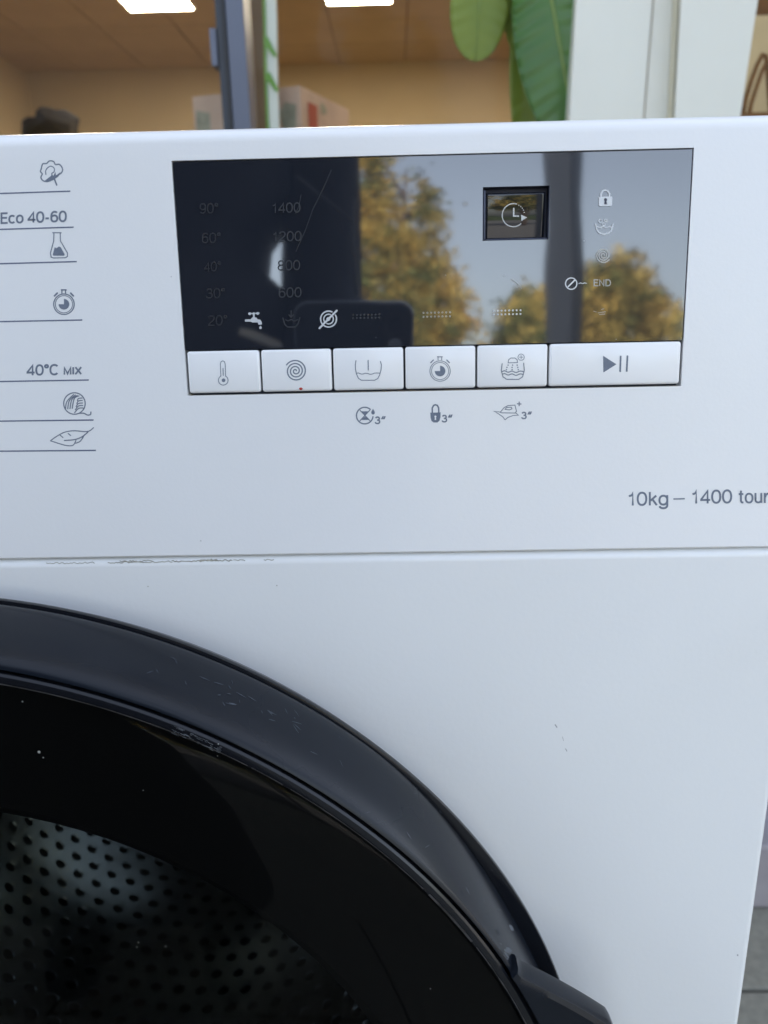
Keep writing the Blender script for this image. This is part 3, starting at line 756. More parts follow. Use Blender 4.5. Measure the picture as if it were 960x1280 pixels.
# keys
ub = [uL] + [fuv(x, y)[0] for x, y in ((326, 463), (415.6, 462), (505.5, 460), (595.5, 458), (685.5, 456))] + [uR]
keys = []
for i in range(6):
    kb = fbox('push_button', ub[i] + .0003, ub[i + 1] - .0003, vB + .00035, vG - .00035, -.0043, .00025, M['button'], wm, bevel=.0008)
    keys.append(kb)
KW = .00030
c6 = crop(220, 420, 3.0); c4 = crop(430, 440, 6.857); c7 = crop(540, 410, 2.8235); c5b = crop(520, 490, 6.0)
k = Ink('thermometer_symbol', M['print'], keys[0], KW, c6)
k.line([(169, 150), (167, 104), (170, 96), (176, 93), (182, 96), (185, 104), (187, 150)], 2.6, smooth=False)
k.circ((178, 166), 18, 2.8, 36, 60, -240).line([(177, 121), (178, 148)], 3).disc((179, 166), 7); k.done()
Ink('spin_symbol', M['print'], keys[1], KW, c6).spiral((449, 131), 3, 41, 3.35, 20, 4.6).done()
Ink('red_dot', M['red'], keys[1], KW, c6).poly([(461, 197), (465, 193), (471, 193), (476, 197), (473, 202), (466, 203)]).done()
k = Ink('water_symbol', M['print'], keys[2], KW, c4)
k.line([(103, 74), (97, 110), (99, 150), (108, 190), (124, 225), (150, 242), (262, 242), (290, 227), (306, 195), (318, 150), (321, 110), (312, 80)], 7)
k.line([(108, 183), (125, 180), (145, 188), (165, 188), (180, 182), (200, 183), (222, 190), (245, 188), (262, 181), (285, 180), (306, 181)], 6.5, smooth=True, caps=False).line([(207, 72), (208, 154)], 8); k.done()
k = Ink('stopwatch_symbol', M['print'], keys[3], KW, c4); stopwatch(k, 823, 163, 87, 6, 5); k.done()
k = Ink('rinse_symbol', M['print'], keys[4], KW, c7)
k.line([(268, 123), (270, 112), (278, 106), (292, 106), (300, 112), (301, 122)], 2.6, closed=True).circ((314, 103), 11, 2)
k.line([(308, 103), (320, 103)], 2).line([(314, 97), (314, 109)], 2)
for yy, xs in ((131, (268, 284, 300)), (139, (264, 282, 302)), (147, (262, 282, 304))):
    for x in xs: k.disc((x, yy), 2.4, 10)
for yy in (154, 164): k.line([(246, yy), (256, yy - 3), (268, yy + 2), (282, yy - 2), (296, yy + 3), (310, yy - 2), (323, yy)], 3.2, smooth=True, caps=False)
k.line([(247, 126), (244, 150), (250, 172), (263, 181), (306, 181), (319, 172), (325, 150), (323, 124)], 3); k.done()
k = Ink('start_pause_symbol', M['print'], keys[5], KW, c7)
k.poly([(603, 98), (650, 128), (604, 157)]).line([(665, 98), (663, 155)], 6, caps=False).line([(689, 97), (686, 154)], 6, caps=False); k.done()
# marks below the keys
def three(k, x, y, s=1.):
    k.text('3', x, y, x + 50 * s, y + 66 * s, bold=.07)
    for o_ in (0, 16): k.poly([(x + (68 + o_) * s, y - 2 * s), (x + (80 + o_) * s, y - 2 * s), (x + (70 + o_) * s, y + 24 * s), (x + (54 + o_) * s, y + 24 * s)])
k = Ink('no_wait_symbol', M['print'], panel, c=c4)
k.circ((178, 545), 71, 11, 48, 48, 352).line([(136, 498), (224, 590)], 8, caps=False).line([(222, 498), (134, 592)], 8, caps=False)
k.poly([(150, 508), (208, 508), (180, 538)]).poly([(148, 582), (214, 582), (180, 552)])
k.poly([(249, 486), (264, 514), (262, 530), (249, 537), (236, 530), (234, 514)]); three(k, 262, 552); k.done()
k = Ink('child_lock_symbol', M['print'], panel, c=c4)
k.line([(757, 522), (756, 480), (768, 458), (784, 452), (800, 458), (811, 480), (812, 522)], 13, caps=False)
k.poly([(740, 520), (742, 560), (750, 590), (768, 604), (800, 604), (818, 590), (826, 560), (828, 518)]); three(k, 835, 538); k.done()
Ink('keyhole', M['fascia'], panel, .00012, c4).disc((783, 553), 9).poly([(779, 556), (787, 556), (790, 582), (777, 582)]).done()
k = Ink('easy_iron_symbol', M['print'], panel, c=c5b)
k.line([(583, 143), (610, 158), (650, 185), (668, 208), (690, 190), (730, 176), (768, 174), (750, 158), (640, 156), (628, 150), (583, 143)][:-1], 6, closed=True)
k.line([(632, 152), (660, 118), (690, 102), (742, 98), (754, 146), (745, 152)], 6).line([(668, 130), (680, 116), (715, 114), (720, 126), (700, 134)], 6, closed=True)
k.line([(757, 88), (790, 90)], 8, caps=False).line([(774, 72), (773, 106)], 8, caps=False); three(k, 788, 148, .85); k.done()

# symbols on the display glass
GZ = .00012
c4d = crop(200, 180, 2.8235); c5 = crop(540, 180, 2.8235); c7b = crop(600, 220, 5.3333); c8 = crop(420, 370, 3.84)
for t_, bx, mm in (('90°', (140, 209, 206, 246), 'ghost_faint'), ('60°', (148, 313, 215, 350), 'ghost_faint'), ('40°', (156, 415, 215, 450), 'ghost_faint'), ('30°', (162, 509, 230, 545), 'ghost_faint'),
               ('20°', (170, 604, 238, 641), 'ghost_faint'), ('1400', (396, 207, 496, 243), 'ghost_print'), ('1200', (398, 308, 500, 344), 'ghost_print'),
               ('800', (415, 410, 495, 446), 'ghost_print'), ('600', (419, 506, 500, 542), 'ghost_print')):
    Ink('temperature_number' if '°' in t_ else 'spin_number', M[mm], glass, GZ, c4d).text(t_, *bx, bold=.006).done()
k = Ink('tap_symbol', M['white_print'], glass, GZ, c4d)
k.disc((317, 599), 5).disc((331, 599), 5).disc((345, 598), 5).line([(313, 599), (350, 597)], 4).line([(331, 600), (332, 616)], 6)
k.poly([(300, 619), (320, 619), (326, 612), (340, 612), (345, 619), (354, 620), (359, 628), (360, 637), (348, 638), (345, 630), (336, 630), (326, 630), (320, 627), (300, 627)])
k.poly([(355, 641), (360, 648), (357, 653), (352, 653), (350, 648)]); k.done()
k = Ink('basin_symbol', M['ghost_print'], glass, GZ, c4d)
k.line([(434, 614), (440, 636), (450, 646), (477, 646), (487, 636), (494, 613)], 4).line([(443, 620), (452, 624), (463, 620), (474, 624), (486, 620)], 3, smooth=True)
k.line([(463, 588), (463, 610)], 3.5).line([(455, 603), (463, 612), (471, 603)], 3.5); k.done()
k = Ink('no_spin_symbol', M['white_print'], glass, GZ, c4d)
k.circ((595, 618), 28, 5, 48, 65, 395 - 360 + 200).circ((595, 618), 28, 5, 30, -120, 30).circ((595, 618), 17, 4.5, 40, 70, 230).circ((595, 618), 17, 4.5, 30, -110, 30).disc((594, 618), 7).line([(563, 650), (624, 588)], 7); k.done()
for (x0, x1, y0, y1, mm) in ((82, 208, 91, 106, 'ghost_print'), (420, 547, 81, 100, 'mid_print'), (758, 885, 71, 89, 'white_print')):
    k = Ink('indicator_dots', M[mm], glass, GZ, c8)
    for i in range(8):
        for j in range(2): k.disc((x0 + (x1 - x0) * i / 7, (y0, y1)[j] - .02 * (x1 - x0) * i / 7), 4.6, 10)
    k.done()
k = Ink('door_lock_symbol', M['white_print'], glass, GZ, c5)
k.line([(596, 190), (596, 176), (602, 166), (611, 163), (620, 166), (626, 176), (626, 190)], 5.5, caps=False)
k.poly([(588, 187), (634, 185), (636, 190), (635, 215), (632, 219), (592, 220), (588, 216)]); k.done()
Ink('keyhole', M['gap'], glass, GZ + .00006, c5).disc((612, 197), 5.5).poly([(609, 199), (615, 199), (617, 213), (607, 213)]).done()
k = Ink('wash_symbol', M['white_print'], glass, GZ, c5)
k.line([(577, 283), (582, 304), (590, 314), (606, 319), (624, 314), (633, 304), (639, 283)], 4.5).line([(584, 292), (594, 295), (604, 291), (614, 295), (624, 292), (632, 294)], 3.5, smooth=True)
k.circ((594, 272), 6, 3, 20).circ((613, 270), 4.5, 3, 20).circ((606, 283), 5, 3, 20); k.done()
Ink('rinse_spin_symbol', M['mid_print'], glass, GZ, c5).spiral((604, 393), 4, 26, 2.9, 0, 4.2).done()
k = Ink('end_lettering', M['mid_print'], glass, GZ, c5); k.text('END', 570, 478, 631, 502, bold=.03, slope=0); k.done()
k = Ink('no_symbol', M['white_print'], glass, GZ, c5)
k.circ((491, 493), 20, 4).line([(480, 504), (502, 482)], 5).line([(518, 493), (524, 490), (531, 493), (538, 490), (545, 492)], 2.5); k.done()
k = Ink('iron_symbol', M['mid_print'], glass, GZ, c5); k.line([(570, 590), (580, 593)], 1.5).line([(586, 596), (612, 592)], 2).line([(590, 602), (610, 600)], 2).line([(598, 584), (606, 582)], 2); k.done()
# clock on the timer lens
def on_lens(x, y, h):
    u, v_ = fuv(x, y); s = (u - su0) / (su1 - su0); t = (v_ - sv0) / (sv1 - sv0); return scr_pt(s, t, .00006 + h)
k = Ink('clock_symbol', M['white_print'], glass, c=c7b, place=on_lens)
k.circ((230, 253), 76, 6, 50, 75, 312).line([(231, 208), (231, 259), (264, 259)], 8.5).poly([(280, 250), (322, 268), (284, 291)])
for a in (62, 50, 38, 26, 14): k.disc((230 + 74 * cos(R(a)), 253 - 74 * sin(R(a))), 3.6, 10)
k.done()
# scratches and dust
Ink('scratch', M['ghost_print'], glass, GZ, c4d).line([(605, 92), (575, 160), (540, 230), (515, 300), (480, 380)], 1.8).done()
Ink('scratch', M['ghost_print'], glass, GZ, c4d).line([(498, 180), (490, 220), (478, 245)], 1.5).done()
Ink('scratch', M['mid_print'], glass, GZ, c7b).line([(210, 690), (240, 712), (276, 750)], 4).done()
for (x, y, r_, mm, par, w_) in ((214, 346, .9, 'speck', panel, 3e-5), (557, 344, .8, 'speck', glass, GZ), (630, 345, 1.0, 'speck', glass, GZ), (730, 301, .8, 'dust', glass, GZ), (251, 676, 1.0, 'speck', panel, 3e-5),
                            (770, 424, .7, 'dust', glass, GZ), (520, 250, .7, 'speck', glass, GZ), (470, 422, .6, 'dust', glass, GZ)):
    Ink('speck', M[mm], par, w_).poly([(x - r_, y), (x, y - r_ * .7), (x + r_ * .8, y - .2), (x + .3, y + r_ * .8)]).done()

# marks on the cabinet front
def on_front(x, y, h):
    p = at_y(x, y, -.00004 - h); return p
def fmark(name, m, parts):
    k = Ink(name, M[m], cab, place=on_front)
    for p in parts:
        if len(p) == 2: k.line(p[0], p[1])
        else: k.disc((p[0], p[1]), p[2], 8)
    k.done()
fmark('speck', 'speck', [([(694, 906), (696, 909)], 1.4), ([(703, 921), (704.5, 926)], .5), ([(707, 936), (708.5, 939)], .9)])
fmark('speck', 'speck', [(922, 1194, 1.1)])
fmark('speck', 'dirt', [(346, 732, .7), (185, 733, .7)])
gr = []
random.seed(3)
def grime(x0, x1, n_, yo, wd, nm='grime_line'):
    pts = []
    for i in range(n_ + 1):
        x = x0 + (x1 - x0) * i / n_; pts.append((x, 701.5 - .0165 * x + yo + random.uniform(-.9, 1.1)))
    def place(x, y, h):
        d = ray(x, y); p = CAM + d * ((-.00004 - CAM.y) / d.y)
        if p.z > Z1 - rr:       # follow the rounded rim of the cabinet
            for _ in range(30):
                o_ = max(0, min(p.z - (Z1 - rr), rr * .98)); yy = rr - math.sqrt(rr * rr - o_ * o_)
                p = (p + at_y(x, y, yy - .00008)) / 2
        return p + V((0, -h - .00003, 0))
    Ink(nm, M['dirt'], cab, place=place).line(pts, wd).done()
_g = grime
grime(58, 118, 26, 3.6, .8); grime(135, 215, 40, 3.8, 1.0); grime(150, 190, 22, 2.6, .9); grime(215, 290, 40, 3.6, 1.2); grime(250, 272, 14, 2.9, 1.5); grime(292, 306, 7, 3.6, .9); grime(330, 342, 6, 3.6, .8)

# ------------------------------------------------------------------ door
door = thing('tmp', '', '', (0, 0, 0)); bpy.data.objects.remove(door)
flange = [(.200, .004), (.2310, .0010), (.2318, -.0015), (.2338, -.0050), (.2358, -.0085), (.2364, -.0100), (.2362, -.0112), (.2350, -.0117), (.228, -.0112), (.205, -.0110)]
lathe_y('door_surround', flange, DC, M['rim'], wm, 256)
wall = [(.222, -.0119), (.2338, -.0120), (.2353, -.0124), (.2360, -.0134), (.2361, -.0150), (.2359, -.0178), (.2354, -.021), (.2347, -.025), (.2338, -.029), (.2326, -.033), (.2312, -.0365), (.2301, -.0388), (.2294, -.0398), (.2285, -.0402)]
ring_o = lathe_y('door', wall + [(.2280, -.0392), (.2276, -.037), (.225, -.037), (.215, -.034), (.205, -.02), (.205, -.0120), (.222, -.0119)], DC, M['trim'], wm, 256)
for vt in ring_o.data.vertices:      # the outer wall is cut back beside the grip
    c_ = V(vt.co) + V(wm.location); dx, dz = c_.x - DC[0], c_.z - DC[1]; rr_ = math.hypot(dx, dz)
    if rr_ > .2297 and dx > 0:
        k_ = min(1, max(0, (50 - abs(math.degrees(math.atan2(dz, dx)))) / 26)); k_ = k_ * k_ * (3 - 2 * k_)
        nr = rr_ - (rr_ - .2290) * .72 * k_; vt.co.x *= nr / rr_; vt.co.z = (DC[1] + dz * nr / rr_) - wm.location.z
rim = [(.2272, -.0372), (.2272, -.0402), (.2266, -.0409), (.2250, -.0412), (.2242, -.0411), (.2236, -.0405), (.2236, -.036)]
lathe_y('glass_rim', rim, DC, M['rim'], ring_o, 256)
gl = [(.2233, -.0385), (.2226, -.0400), (.2200, -.0412), (.21, -.0425)]
gl += [(.21 * cos(R(a)) , -.0425 - .0055 * sin(R(a))) for a in (15, 30, 45, 60, 75, 89.9)]
lathe_y('outer_glass', gl, DC, M['door_glass'], ring_o, 192, label='domed smoked glass of the door')
# opaque print round the porthole, then the clear bowl
lathe_y('door_frame', [(.2230, -.0368), (.2225, -.0378), (.178, -.0376), (.173, -.034), (.173, -.010), (.205, -.002)], DC, M['black_print'], ring_o, 160)
bowl = [(.1725, -.030), (.1720, .0), (.169, .04), (.162, .075), (.146, .100), (.122, .113), (.08, .119), (.04, .1205), (.0005, .121)]
lathe_y('glass_bowl', bowl, DC, glass_mat('bowl_glass', (.86, .88, .88), .03), ring_o, 128)
gasket = [(.205, .049), (.204, .03), (.192, .022), (.184, .024), (.180, .035), (.178, .05), (.181, .062), (.188, .068), (.20, .07)]
lathe_y('door_gasket', gasket, DC, mat('grey_rubber_gasket', (.06, .06, .062), .5), wm, 128)
# handle: a lip that grows out of the ring on the right
def hr(a):      # outline radius by angle (degrees above the horizontal through the door centre)
    if abs(a) > 28.7: return .2300
    k = min(1, (28.7 - abs(a)) / 8.6); return .2300 + .0212 * min(1, k * 1.04)
vs_, fs_ = [], []
angs = [28.7 - 57.4 * i / 140 for i in range(141)]
sec = lambda ro: [(.2292, -.0335), (ro - .0018, -.0335), (ro - .0004, -.0345), (ro, -.0362), (ro, -.0405), (ro - .0005, -.0421), (ro - .0022, -.0430), (.2292, -.0432), (.2284, -.0420)]
for a in angs:
    c_, s_ = cos(R(a)), sin(R(a))
    for r_, y_ in sec(max(hr(a), .2315)): vs_.append((DC[0] + r_ * c_, y_, DC[1] + r_ * s_))
K = 9
for i in range(len(angs) - 1):
    for j in range(K): fs_.append((i * K + j, i * K + (j + 1) % K, (i + 1) * K + (j + 1) % K, (i + 1) * K + j))
fs_.append(tuple(range(K))); fs_.append(tuple((len(angs) - 1) * K + j for j in range(K)))
hd = fix(obj('handle', vs_, fs_, M['trim'], ring_o, True, label='black grip that juts out of the right of the door ring')); hd.data.set_sharp_from_angle(angle=R(30))
ring_o['label'] = 'round black door ring'
# scuffs on the ring
def on_ring(a, t, lift=.0001):
    """angle in degrees, t 0..1 along the outer wall from body to front"""
    seq = wall[2:]; f_ = t * (len(seq) - 1); i = min(int(f_), len(seq) - 2); k_ = f_ - i
    r_ = seq[i][0] * (1 - k_) + seq[i + 1][0] * k_ + lift; y_ = seq[i][1] * (1 - k_) + seq[i + 1][1] * k_
    return V((DC[0] + r_ * cos(R(a)), y_ - lift * .1, DC[1] + r_ * sin(R(a))))
random.seed(11)
def scuff(a0, a1, t0, t1, n_, wd, m='scuff', name='scuff'):
    vs, fs = [], []
    for q_ in range(n_):
        aa = random.uniform(a0, a1); tt = random.uniform(t0, t1); da = random.uniform(.15, .9); dt = random.uniform(-.05, .05)
        i0 = len(vs)
        for s_ in (0, .5, 1):
            for sg in (-1, 1): vs.append(on_ring(aa + da * s_, tt + dt * s_ + sg * wd * sin(pi * (s_ * .8 + .1)), .00008 + q_ * 2e-6))
        fs += [(i0, i0 + 1, i0 + 3, i0 + 2), (i0 + 2, i0 + 3, i0 + 5, i0 + 4)]
    obj(name, vs, fs, M[m], ring_o)
ssc = mat('fine_scratch', (.05, .06, .075), .5); M['fine'] = ssc
scuff(55, 61, .35, .55, 16, .004, 'fine'); scuff(61, 68, .3, .6, 12, .004, 'fine'); scuff(30, 54, .2, .8, 14, .003, 'fine'); scuff(29.4, 29.9, .3, .95, 7, .02, 'fine', 'scratch')
# scuff on rim
vs, fs = [], []
for q_ in range(40):
    a = random.uniform(60.5, 64.5); r_ = random.uniform(.2240, .2268); da = random.uniform(.1, .5); dr = .00006; i0 = len(vs)
    for s_ in (0, 1):
        for sg in (-1, 1): vs.append((DC[0] + (r_ + sg * dr) * cos(R(a + da * s_)), -.0414 - q_ * 3e-6, DC[1] + (r_ + sg * dr) * sin(R(a + da * s_))))
    fs.append((i0, i0 + 1, i0 + 3, i0 + 2))
obj('scuff', vs, fs, M['scuff'], ring_o)
# worn bright line along the inner lip of the ring
lv, lf = [], []
for i in range(221):
    a = R(100 - 78 * i / 220); wv = .00016 + .00014 * abs(noise.noise(V((i * .17, 0, 0)))) + (.0002 if 168 < i < 190 else 0)
    for r_, y_ in ((.2244 - wv, -.04125), (.2244 + wv, -.04135)): lv.append((DC[0] + r_ * cos(a), y_, DC[1] + r_ * sin(a)))
for i in range(220):
    if noise.noise(V((i * .31, 5, 0))) < .33: lf.append((2 * i, 2 * i + 1, 2 * i + 3, 2 * i + 2))
obj('worn_line', lv, lf, mat('worn_plastic', (.075, .072, .075), .5, noise_amt=.8, noise_scale=120), ring_o)
# dust on the door glass
for (x, y, r_) in ((28, 877, .9), (49, 940, 1.8), (54, 947, .8), (273, 930, .8), (272, 945, .6), (538, 1236, .8), (173, 1178, .8), (171, 1184, .7), (207, 1183, .8), (179, 988, .6)):
    p = at_y(x, y, -.0452); rr_ = math.hypot(p.x - DC[0], p.z - DC[1])
    k_ = .0425 + .0055 * math.sqrt(max(0, 1 - (rr_ / .21) ** 2))
    p = at_y(x, y, -k_ - .0002); s_ = r_ * .00027
    obj('dust_speck', [p + V((s_ * cos(t) * random.uniform(.7, 1.2), 0, s_ * sin(t))) for t in (0, 1, 2, 3, 4, 5)], [(0, 1, 2, 3, 4, 5)], M['dust'], ring_o)

# drum with real holes, and the tub behind it
DR, DY0, DY1 = .243, .075, .50
drum = lathe_y('drum', [(.185, .066), (.190, .062), (.205, .066), (.236, .070), (DR, DY0)], DC, M['steel'], wm, 128)
lathe_y('drum_back', [(DR, DY1), (.22, DY1 + .006), (.12, DY1 - .02), (.05, DY1 - .03), (.0005, DY1 - .03)], DC, M['steel'], drum, 96)
ncol = 80; da = 2 * pi / ncol; rows = 25; dy = (DY1 - DY0) / rows; hrad = .0043
vs, fs = [], []
for j in range(rows):
    for i in range(ncol):
        a0 = da * (i + (.5 if j % 2 else 0)); y0 = DY0 + dy * j
        aw = da * DR / 2; hw = dy / 2
        i0 = len(vs)
        for q_ in range(12):
            t = 2 * pi * (q_ + .5) / 12
            cx_s, cy_s = cos(t), sin(t); m_ = max(abs(cx_s), abs(cy_s))
            for sx, sy, dr_ in ((cx_s / m_ * aw, cy_s / m_ * hw, 0), (cx_s * hrad * 1.18, cy_s * hrad * 1.18, .0), (cx_s * hrad, cy_s * hrad, .0012)):
                an = a0 + sx / DR; vs.append((DC[0] + (DR + dr_) * cos(an), y0 + hw + sy, DC[1] + (DR + dr_) * sin(an)))
        for q_ in range(12):
            a_, b_ = i0 + 3 * q_, i0 + 3 * ((q_ + 1) % 12)
            fs.append((a_, b_, b_ + 1, a_ + 1)); fs.append((a_ + 1, b_ + 1, b_ + 2, a_ + 2))
dp = obj('perforated_wall', vs, fs, M['steel'], drum, False)
for q_ in range(3):
    a = R(-65 + 120 * q_); cs = []
    pts = []
    for j in range(13):
        y = DY0 + .02 + (DY1 - DY0 - .04) * j / 12; tap = sin(pi * j / 12) ** .4
        for k_ in range(9):
            s_ = (k_ - 4) / 4; r_ = DR - .001 - .048 * max(0, cos(s_ * pi / 2)) ** 1.2 * tap; an = a + s_ * .16
            pts.append((DC[0] + r_ * cos(an), y, DC[1] + r_ * sin(an)))
    ff = [(j * 9 + k_, j * 9 + k_ + 1, (j + 1) * 9 + k_ + 1, (j + 1) * 9 + k_) for j in range(12) for k_ in range(8)]
    if q_ != 0: obj('drum_paddle', pts, ff, M['steel'], drum, True)
lathe_y('tub', [(.205, .052), (.25, .056), (.27, .07), (.27, .52), (.0005, .53)], DC, M['tub'], wm, 64)

# ------------------------------------------------------------------ street side (seen in the reflections)
ph = thing('phone', 'dark smartphone with a pale metal rim held up in front of the display', 'phone', CAMM @ V((-.027, -.045, .006)))
def lbox(name, x0, x1, y0, y1, z0, z1, m, parent, bevel):
    v_, f_ = box_geo(x0, x1, y0, y1, z0, z1); o = fix(obj(name, [CAMM @ V(p) for p in v_], f_, m, parent))
    bb = o.modifiers.new('bevel', 'BEVEL'); bb.width = bevel; bb.segments = 5
    for p in o.data.polygons: p.use_smooth = True
    return o
def rounded(name, x0, x1, y0, y1, z0, z1, r_, m, parent):
    P = []
    for cx_, cy_, a0 in ((x1 - r_, y1 - r_, 0), (x0 + r_, y1 - r_, 90), (x0 + r_, y0 + r_, 180), (x1 - r_, y0 + r_, 270)):
        for k_ in range(8): a = R(a0 + 90 * k_ / 7); P.append((cx_ + r_ * cos(a), cy_ + r_ * sin(a)))
    n_ = len(P); vs = [CAMM @ V((x, y, z)) for z in (z0, z1) for x, y in P]
    fs = [(i, (i + 1) % n_, n_ + (i + 1) % n_, n_ + i) for i in range(n_)] + [tuple(range(n_))[::-1], tuple(range(n_, 2 * n_))]
    return fix(obj(name, vs, fs, m, parent))
PX0, PX1, PY0, PY1 = -.0648, .0118, -.125, .036
rounded('back_cover', PX0 + .0012, PX1 - .0012, PY0 + .0012, PY1 - .0012, .0020, .0088, .009, M['phone'], ph)
rounded('metal_rim', PX0, PX1, PY0, PY1, .0032, .0078, .010, M['phone_rim'], ph)
rounded('camera_window', -.0075, .0075, -.012, .030, .0012, .0019, .006, M['tub'], ph)

for yy in (.022, .009, -.004):
    rounded('camera_lens', -.0045, .0045, yy - .0045, yy + .0045, .0004, .0011, .0044, M['phone_rim'] if yy == .009 else M['phone'], ph)
# photographer
def skin_mesh(name, joints, edges, m, parent, root=0, sub_=2):
    """joints: [(pos, radius)]"""
    me_ = bpy.data.meshes.new(name); off = origin_of(parent)
    me_.from_pydata([V(p) - off for p, r_ in joints], edges, [])
    o = link(bpy.data.objects.new(name, me_)); o.parent = parent
    sk = o.modifiers.new('skin', 'SKIN'); sk.use_smooth_shade = True
    for i, (p, r_) in enumerate(joints):
        rx = r_ if isinstance(r_, tuple) else (r_, r_); me_.skin_vertices[0].data[i].radius = rx
        me_.skin_vertices[0].data[i].use_root = (i == root)
    o.modifiers.new('sub', 'SUBSURF').levels = sub_; o.modifiers['sub'].render_levels = sub_
    dg = bpy.context.evaluated_depsgraph_get(); ev = o.evaluated_get(dg); nm_ = bpy.data.meshes.new_from_object(ev)
    o.modifiers.clear(); o.data = nm_; nm_.materials.append(m)
    for p in nm_.polygons: p.use_smooth = True
    return o
PXc, PYc = -.115, -.68
PXA, PYA = .083, -.66
per = thing('person', 'person in a long dark coat holding the phone, mirrored in the display glass', 'person', (PXc, PYc, -.0))
J = [((PXc - .03, PYc, .95), (.10, .10)), ((PXc - .02, PYc, 1.12), (.12, .11)), ((PXc, PYc, 1.30), (.19, .125)), ((PXc, PYc, 1.44), (.14, .09)), ((PXc, PYc + .01, 1.51), .055), ((PXc, PYc + .03, 1.58), .06), ((PXc, PYc + .045, 1.655), (.082, .1)), ((PXc, PYc + .04, 1.73), (.07, .085)),
     ((PXc - .17, PYc, 1.41), .062), ((PXc - .23, PYc + .03, 1.12), .05), ((PXc - .20, PYc + .16, .93), .036), ((PXc - .18, PYc + .22, .86), .025),
     ((PXc + .155, PYc, 1.40), .055), ((PXA, PYA, 1.10), .040), ((PXA + .01, PYA + .03, .90), .036), ((.155, -.335, .76), .026),
     ((PXc - .08, PYc, .84), .08), ((PXc - .10, PYc + .01, .48), .066), ((PXc - .10, PYc - .01, .10), .045), ((PXc - .10, PYc + .13, .045), .035),
     ((PXc + .05, PYc, .84), .075), ((PXc + .10, PYc + .01, .48), .066), ((PXc + .10, PYc - .01, .10), .045), ((PXc + .10, PYc + .13, .045), .035)]
E_ = [(0, 1), (1, 2), (2, 3), (3, 4), (4, 5), (5, 6), (6, 7), (3, 8), (8, 9), (9, 10), (10, 11), (3, 12), (12, 13), (13, 14), (14, 15), (0, 16), (16, 17), (17, 18), (18, 19), (0, 20), (20, 21), (21, 22), (22, 23)]
body = skin_mesh('body', J, E_, M['coat'], per)
# skin and trousers by height on the one continuous body
body.data.materials.append(M['skin']); body.data.materials.append(M['trousers'])
for p in body.data.polygons:
    c_ = p.center + V(per.location)
    if c_.z > 1.50 or (c_.y > -.38 and c_.z < .80 and c_.x > 0): p.material_index = 1
    elif c_.z < .84 and c_.y < PYc + .16: p.material_index = 2
# jacket: open shell over torso, with a straight right edge
jk = []
for z, rx, ry, rR in ((.22, .275, .19, .20), (.40, .262, .182, .19), (.62, .248, .172, .18), (.80, .236, .166, .17), (.905, .236, .166, .168), (.942, .236, .12, .130), (.975, .236, .12, .134), (1.03, .236, .163, .172), (1.1, .237, .163, .18), (1.2, .238, .162, .19), (1.3, .238, .158, .21), (1.38, .232, .145, .21), (1.44, .20, .12, .19), (1.49, .09, .08, .09)):
    for k_ in range(40):
        a = 2 * pi * k_ / 40; e_ = 2.6; c_, s_ = cos(a), sin(a)
        rs = (abs(c_) ** e_ + abs(s_) ** e_) ** (-1 / e_)
        wv = 1 + .02 * sin(a * 7 + z * 9)
        jk.append((PXc + (rR if c_ > 0 else rx) * c_ * rs, PYc + ry * s_ * rs * wv, z))
fs = [(j * 40 + i, j * 40 + (i + 1) % 40, (j + 1) * 40 + (i + 1) % 40, (j + 1) * 40 + i) for j in range(13) for i in range(40)]
obj('long_coat', jk, fs, M['coat'], per, True)
hv, hf = tube_geo([(PXA - .005, PYA, 1.42), (PXA, PYA, 1.2), (PXA, PYA, 1.0), (PXA - .001, PYA + .005, .90), (PXA + .004, PYA + .05, .855), (.125, -.45, .80), (.150, -.36, .772)], [.06, .047, .046, .047, .046, .038, .032], 16)
obj('sleeve', hv, hf, M['coat'], per, True)
hv, hf = [], []
for i in range(9):
    for k_ in range(24):
        th = pi * .52 * i / 8; a = 2 * pi * k_ / 24; hv.append((PXc + .092 * sin(th) * cos(a), PYc + .028 + .108 * sin(th) * sin(a) - .01, 1.70 + .108 * cos(th)))
hf = [(i * 24 + k_, i * 24 + (k_ + 1) % 24, (i + 1) * 24 + (k_ + 1) % 24, (i + 1) * 24 + k_) for i in range(8) for k_ in range(24)]
obj('hair', hv, hf, M['hair'], per, True)
# the hand round the phone: palm behind, thumb on one side, fingers on the other
def L(x, y, z): return CAMM @ V((x, y, z))
hj = [(V((.155, -.335, .76)), .024), (L(-.02, -.10, .045), .026), (L(-.022, -.075, .034), .026)]; he = [(0, 1), (1, 2)]
for yy, ln in ((-.048, 1.), (-.068, 1.06), (-.088, 1.), (-.106, .85)):
    b0 = len(hj); hj += [(L(-.045, yy, .030), .010), (L(-.072, yy + .002, .018), .0085), (L(-.076, yy + .004, .001), .008), (L(-.064 + (1 - ln) * -.01, yy + .005, -.003), .0072)]
    he += [(2, b0), (b0, b0 + 1), (b0 + 1, b0 + 2), (b0 + 2, b0 + 3)]
b0 = len(hj); hj += [(L(.004, -.085, .026), .012), (L(.021, -.062, .012), .0098), (L(.0215, -.038, .004), .009)]; he += [(1, b0), (b0, b0 + 1), (b0 + 1, b0 + 2)]
skin_mesh('hand', hj, he, M['skin'], per, root=1, sub_=1)
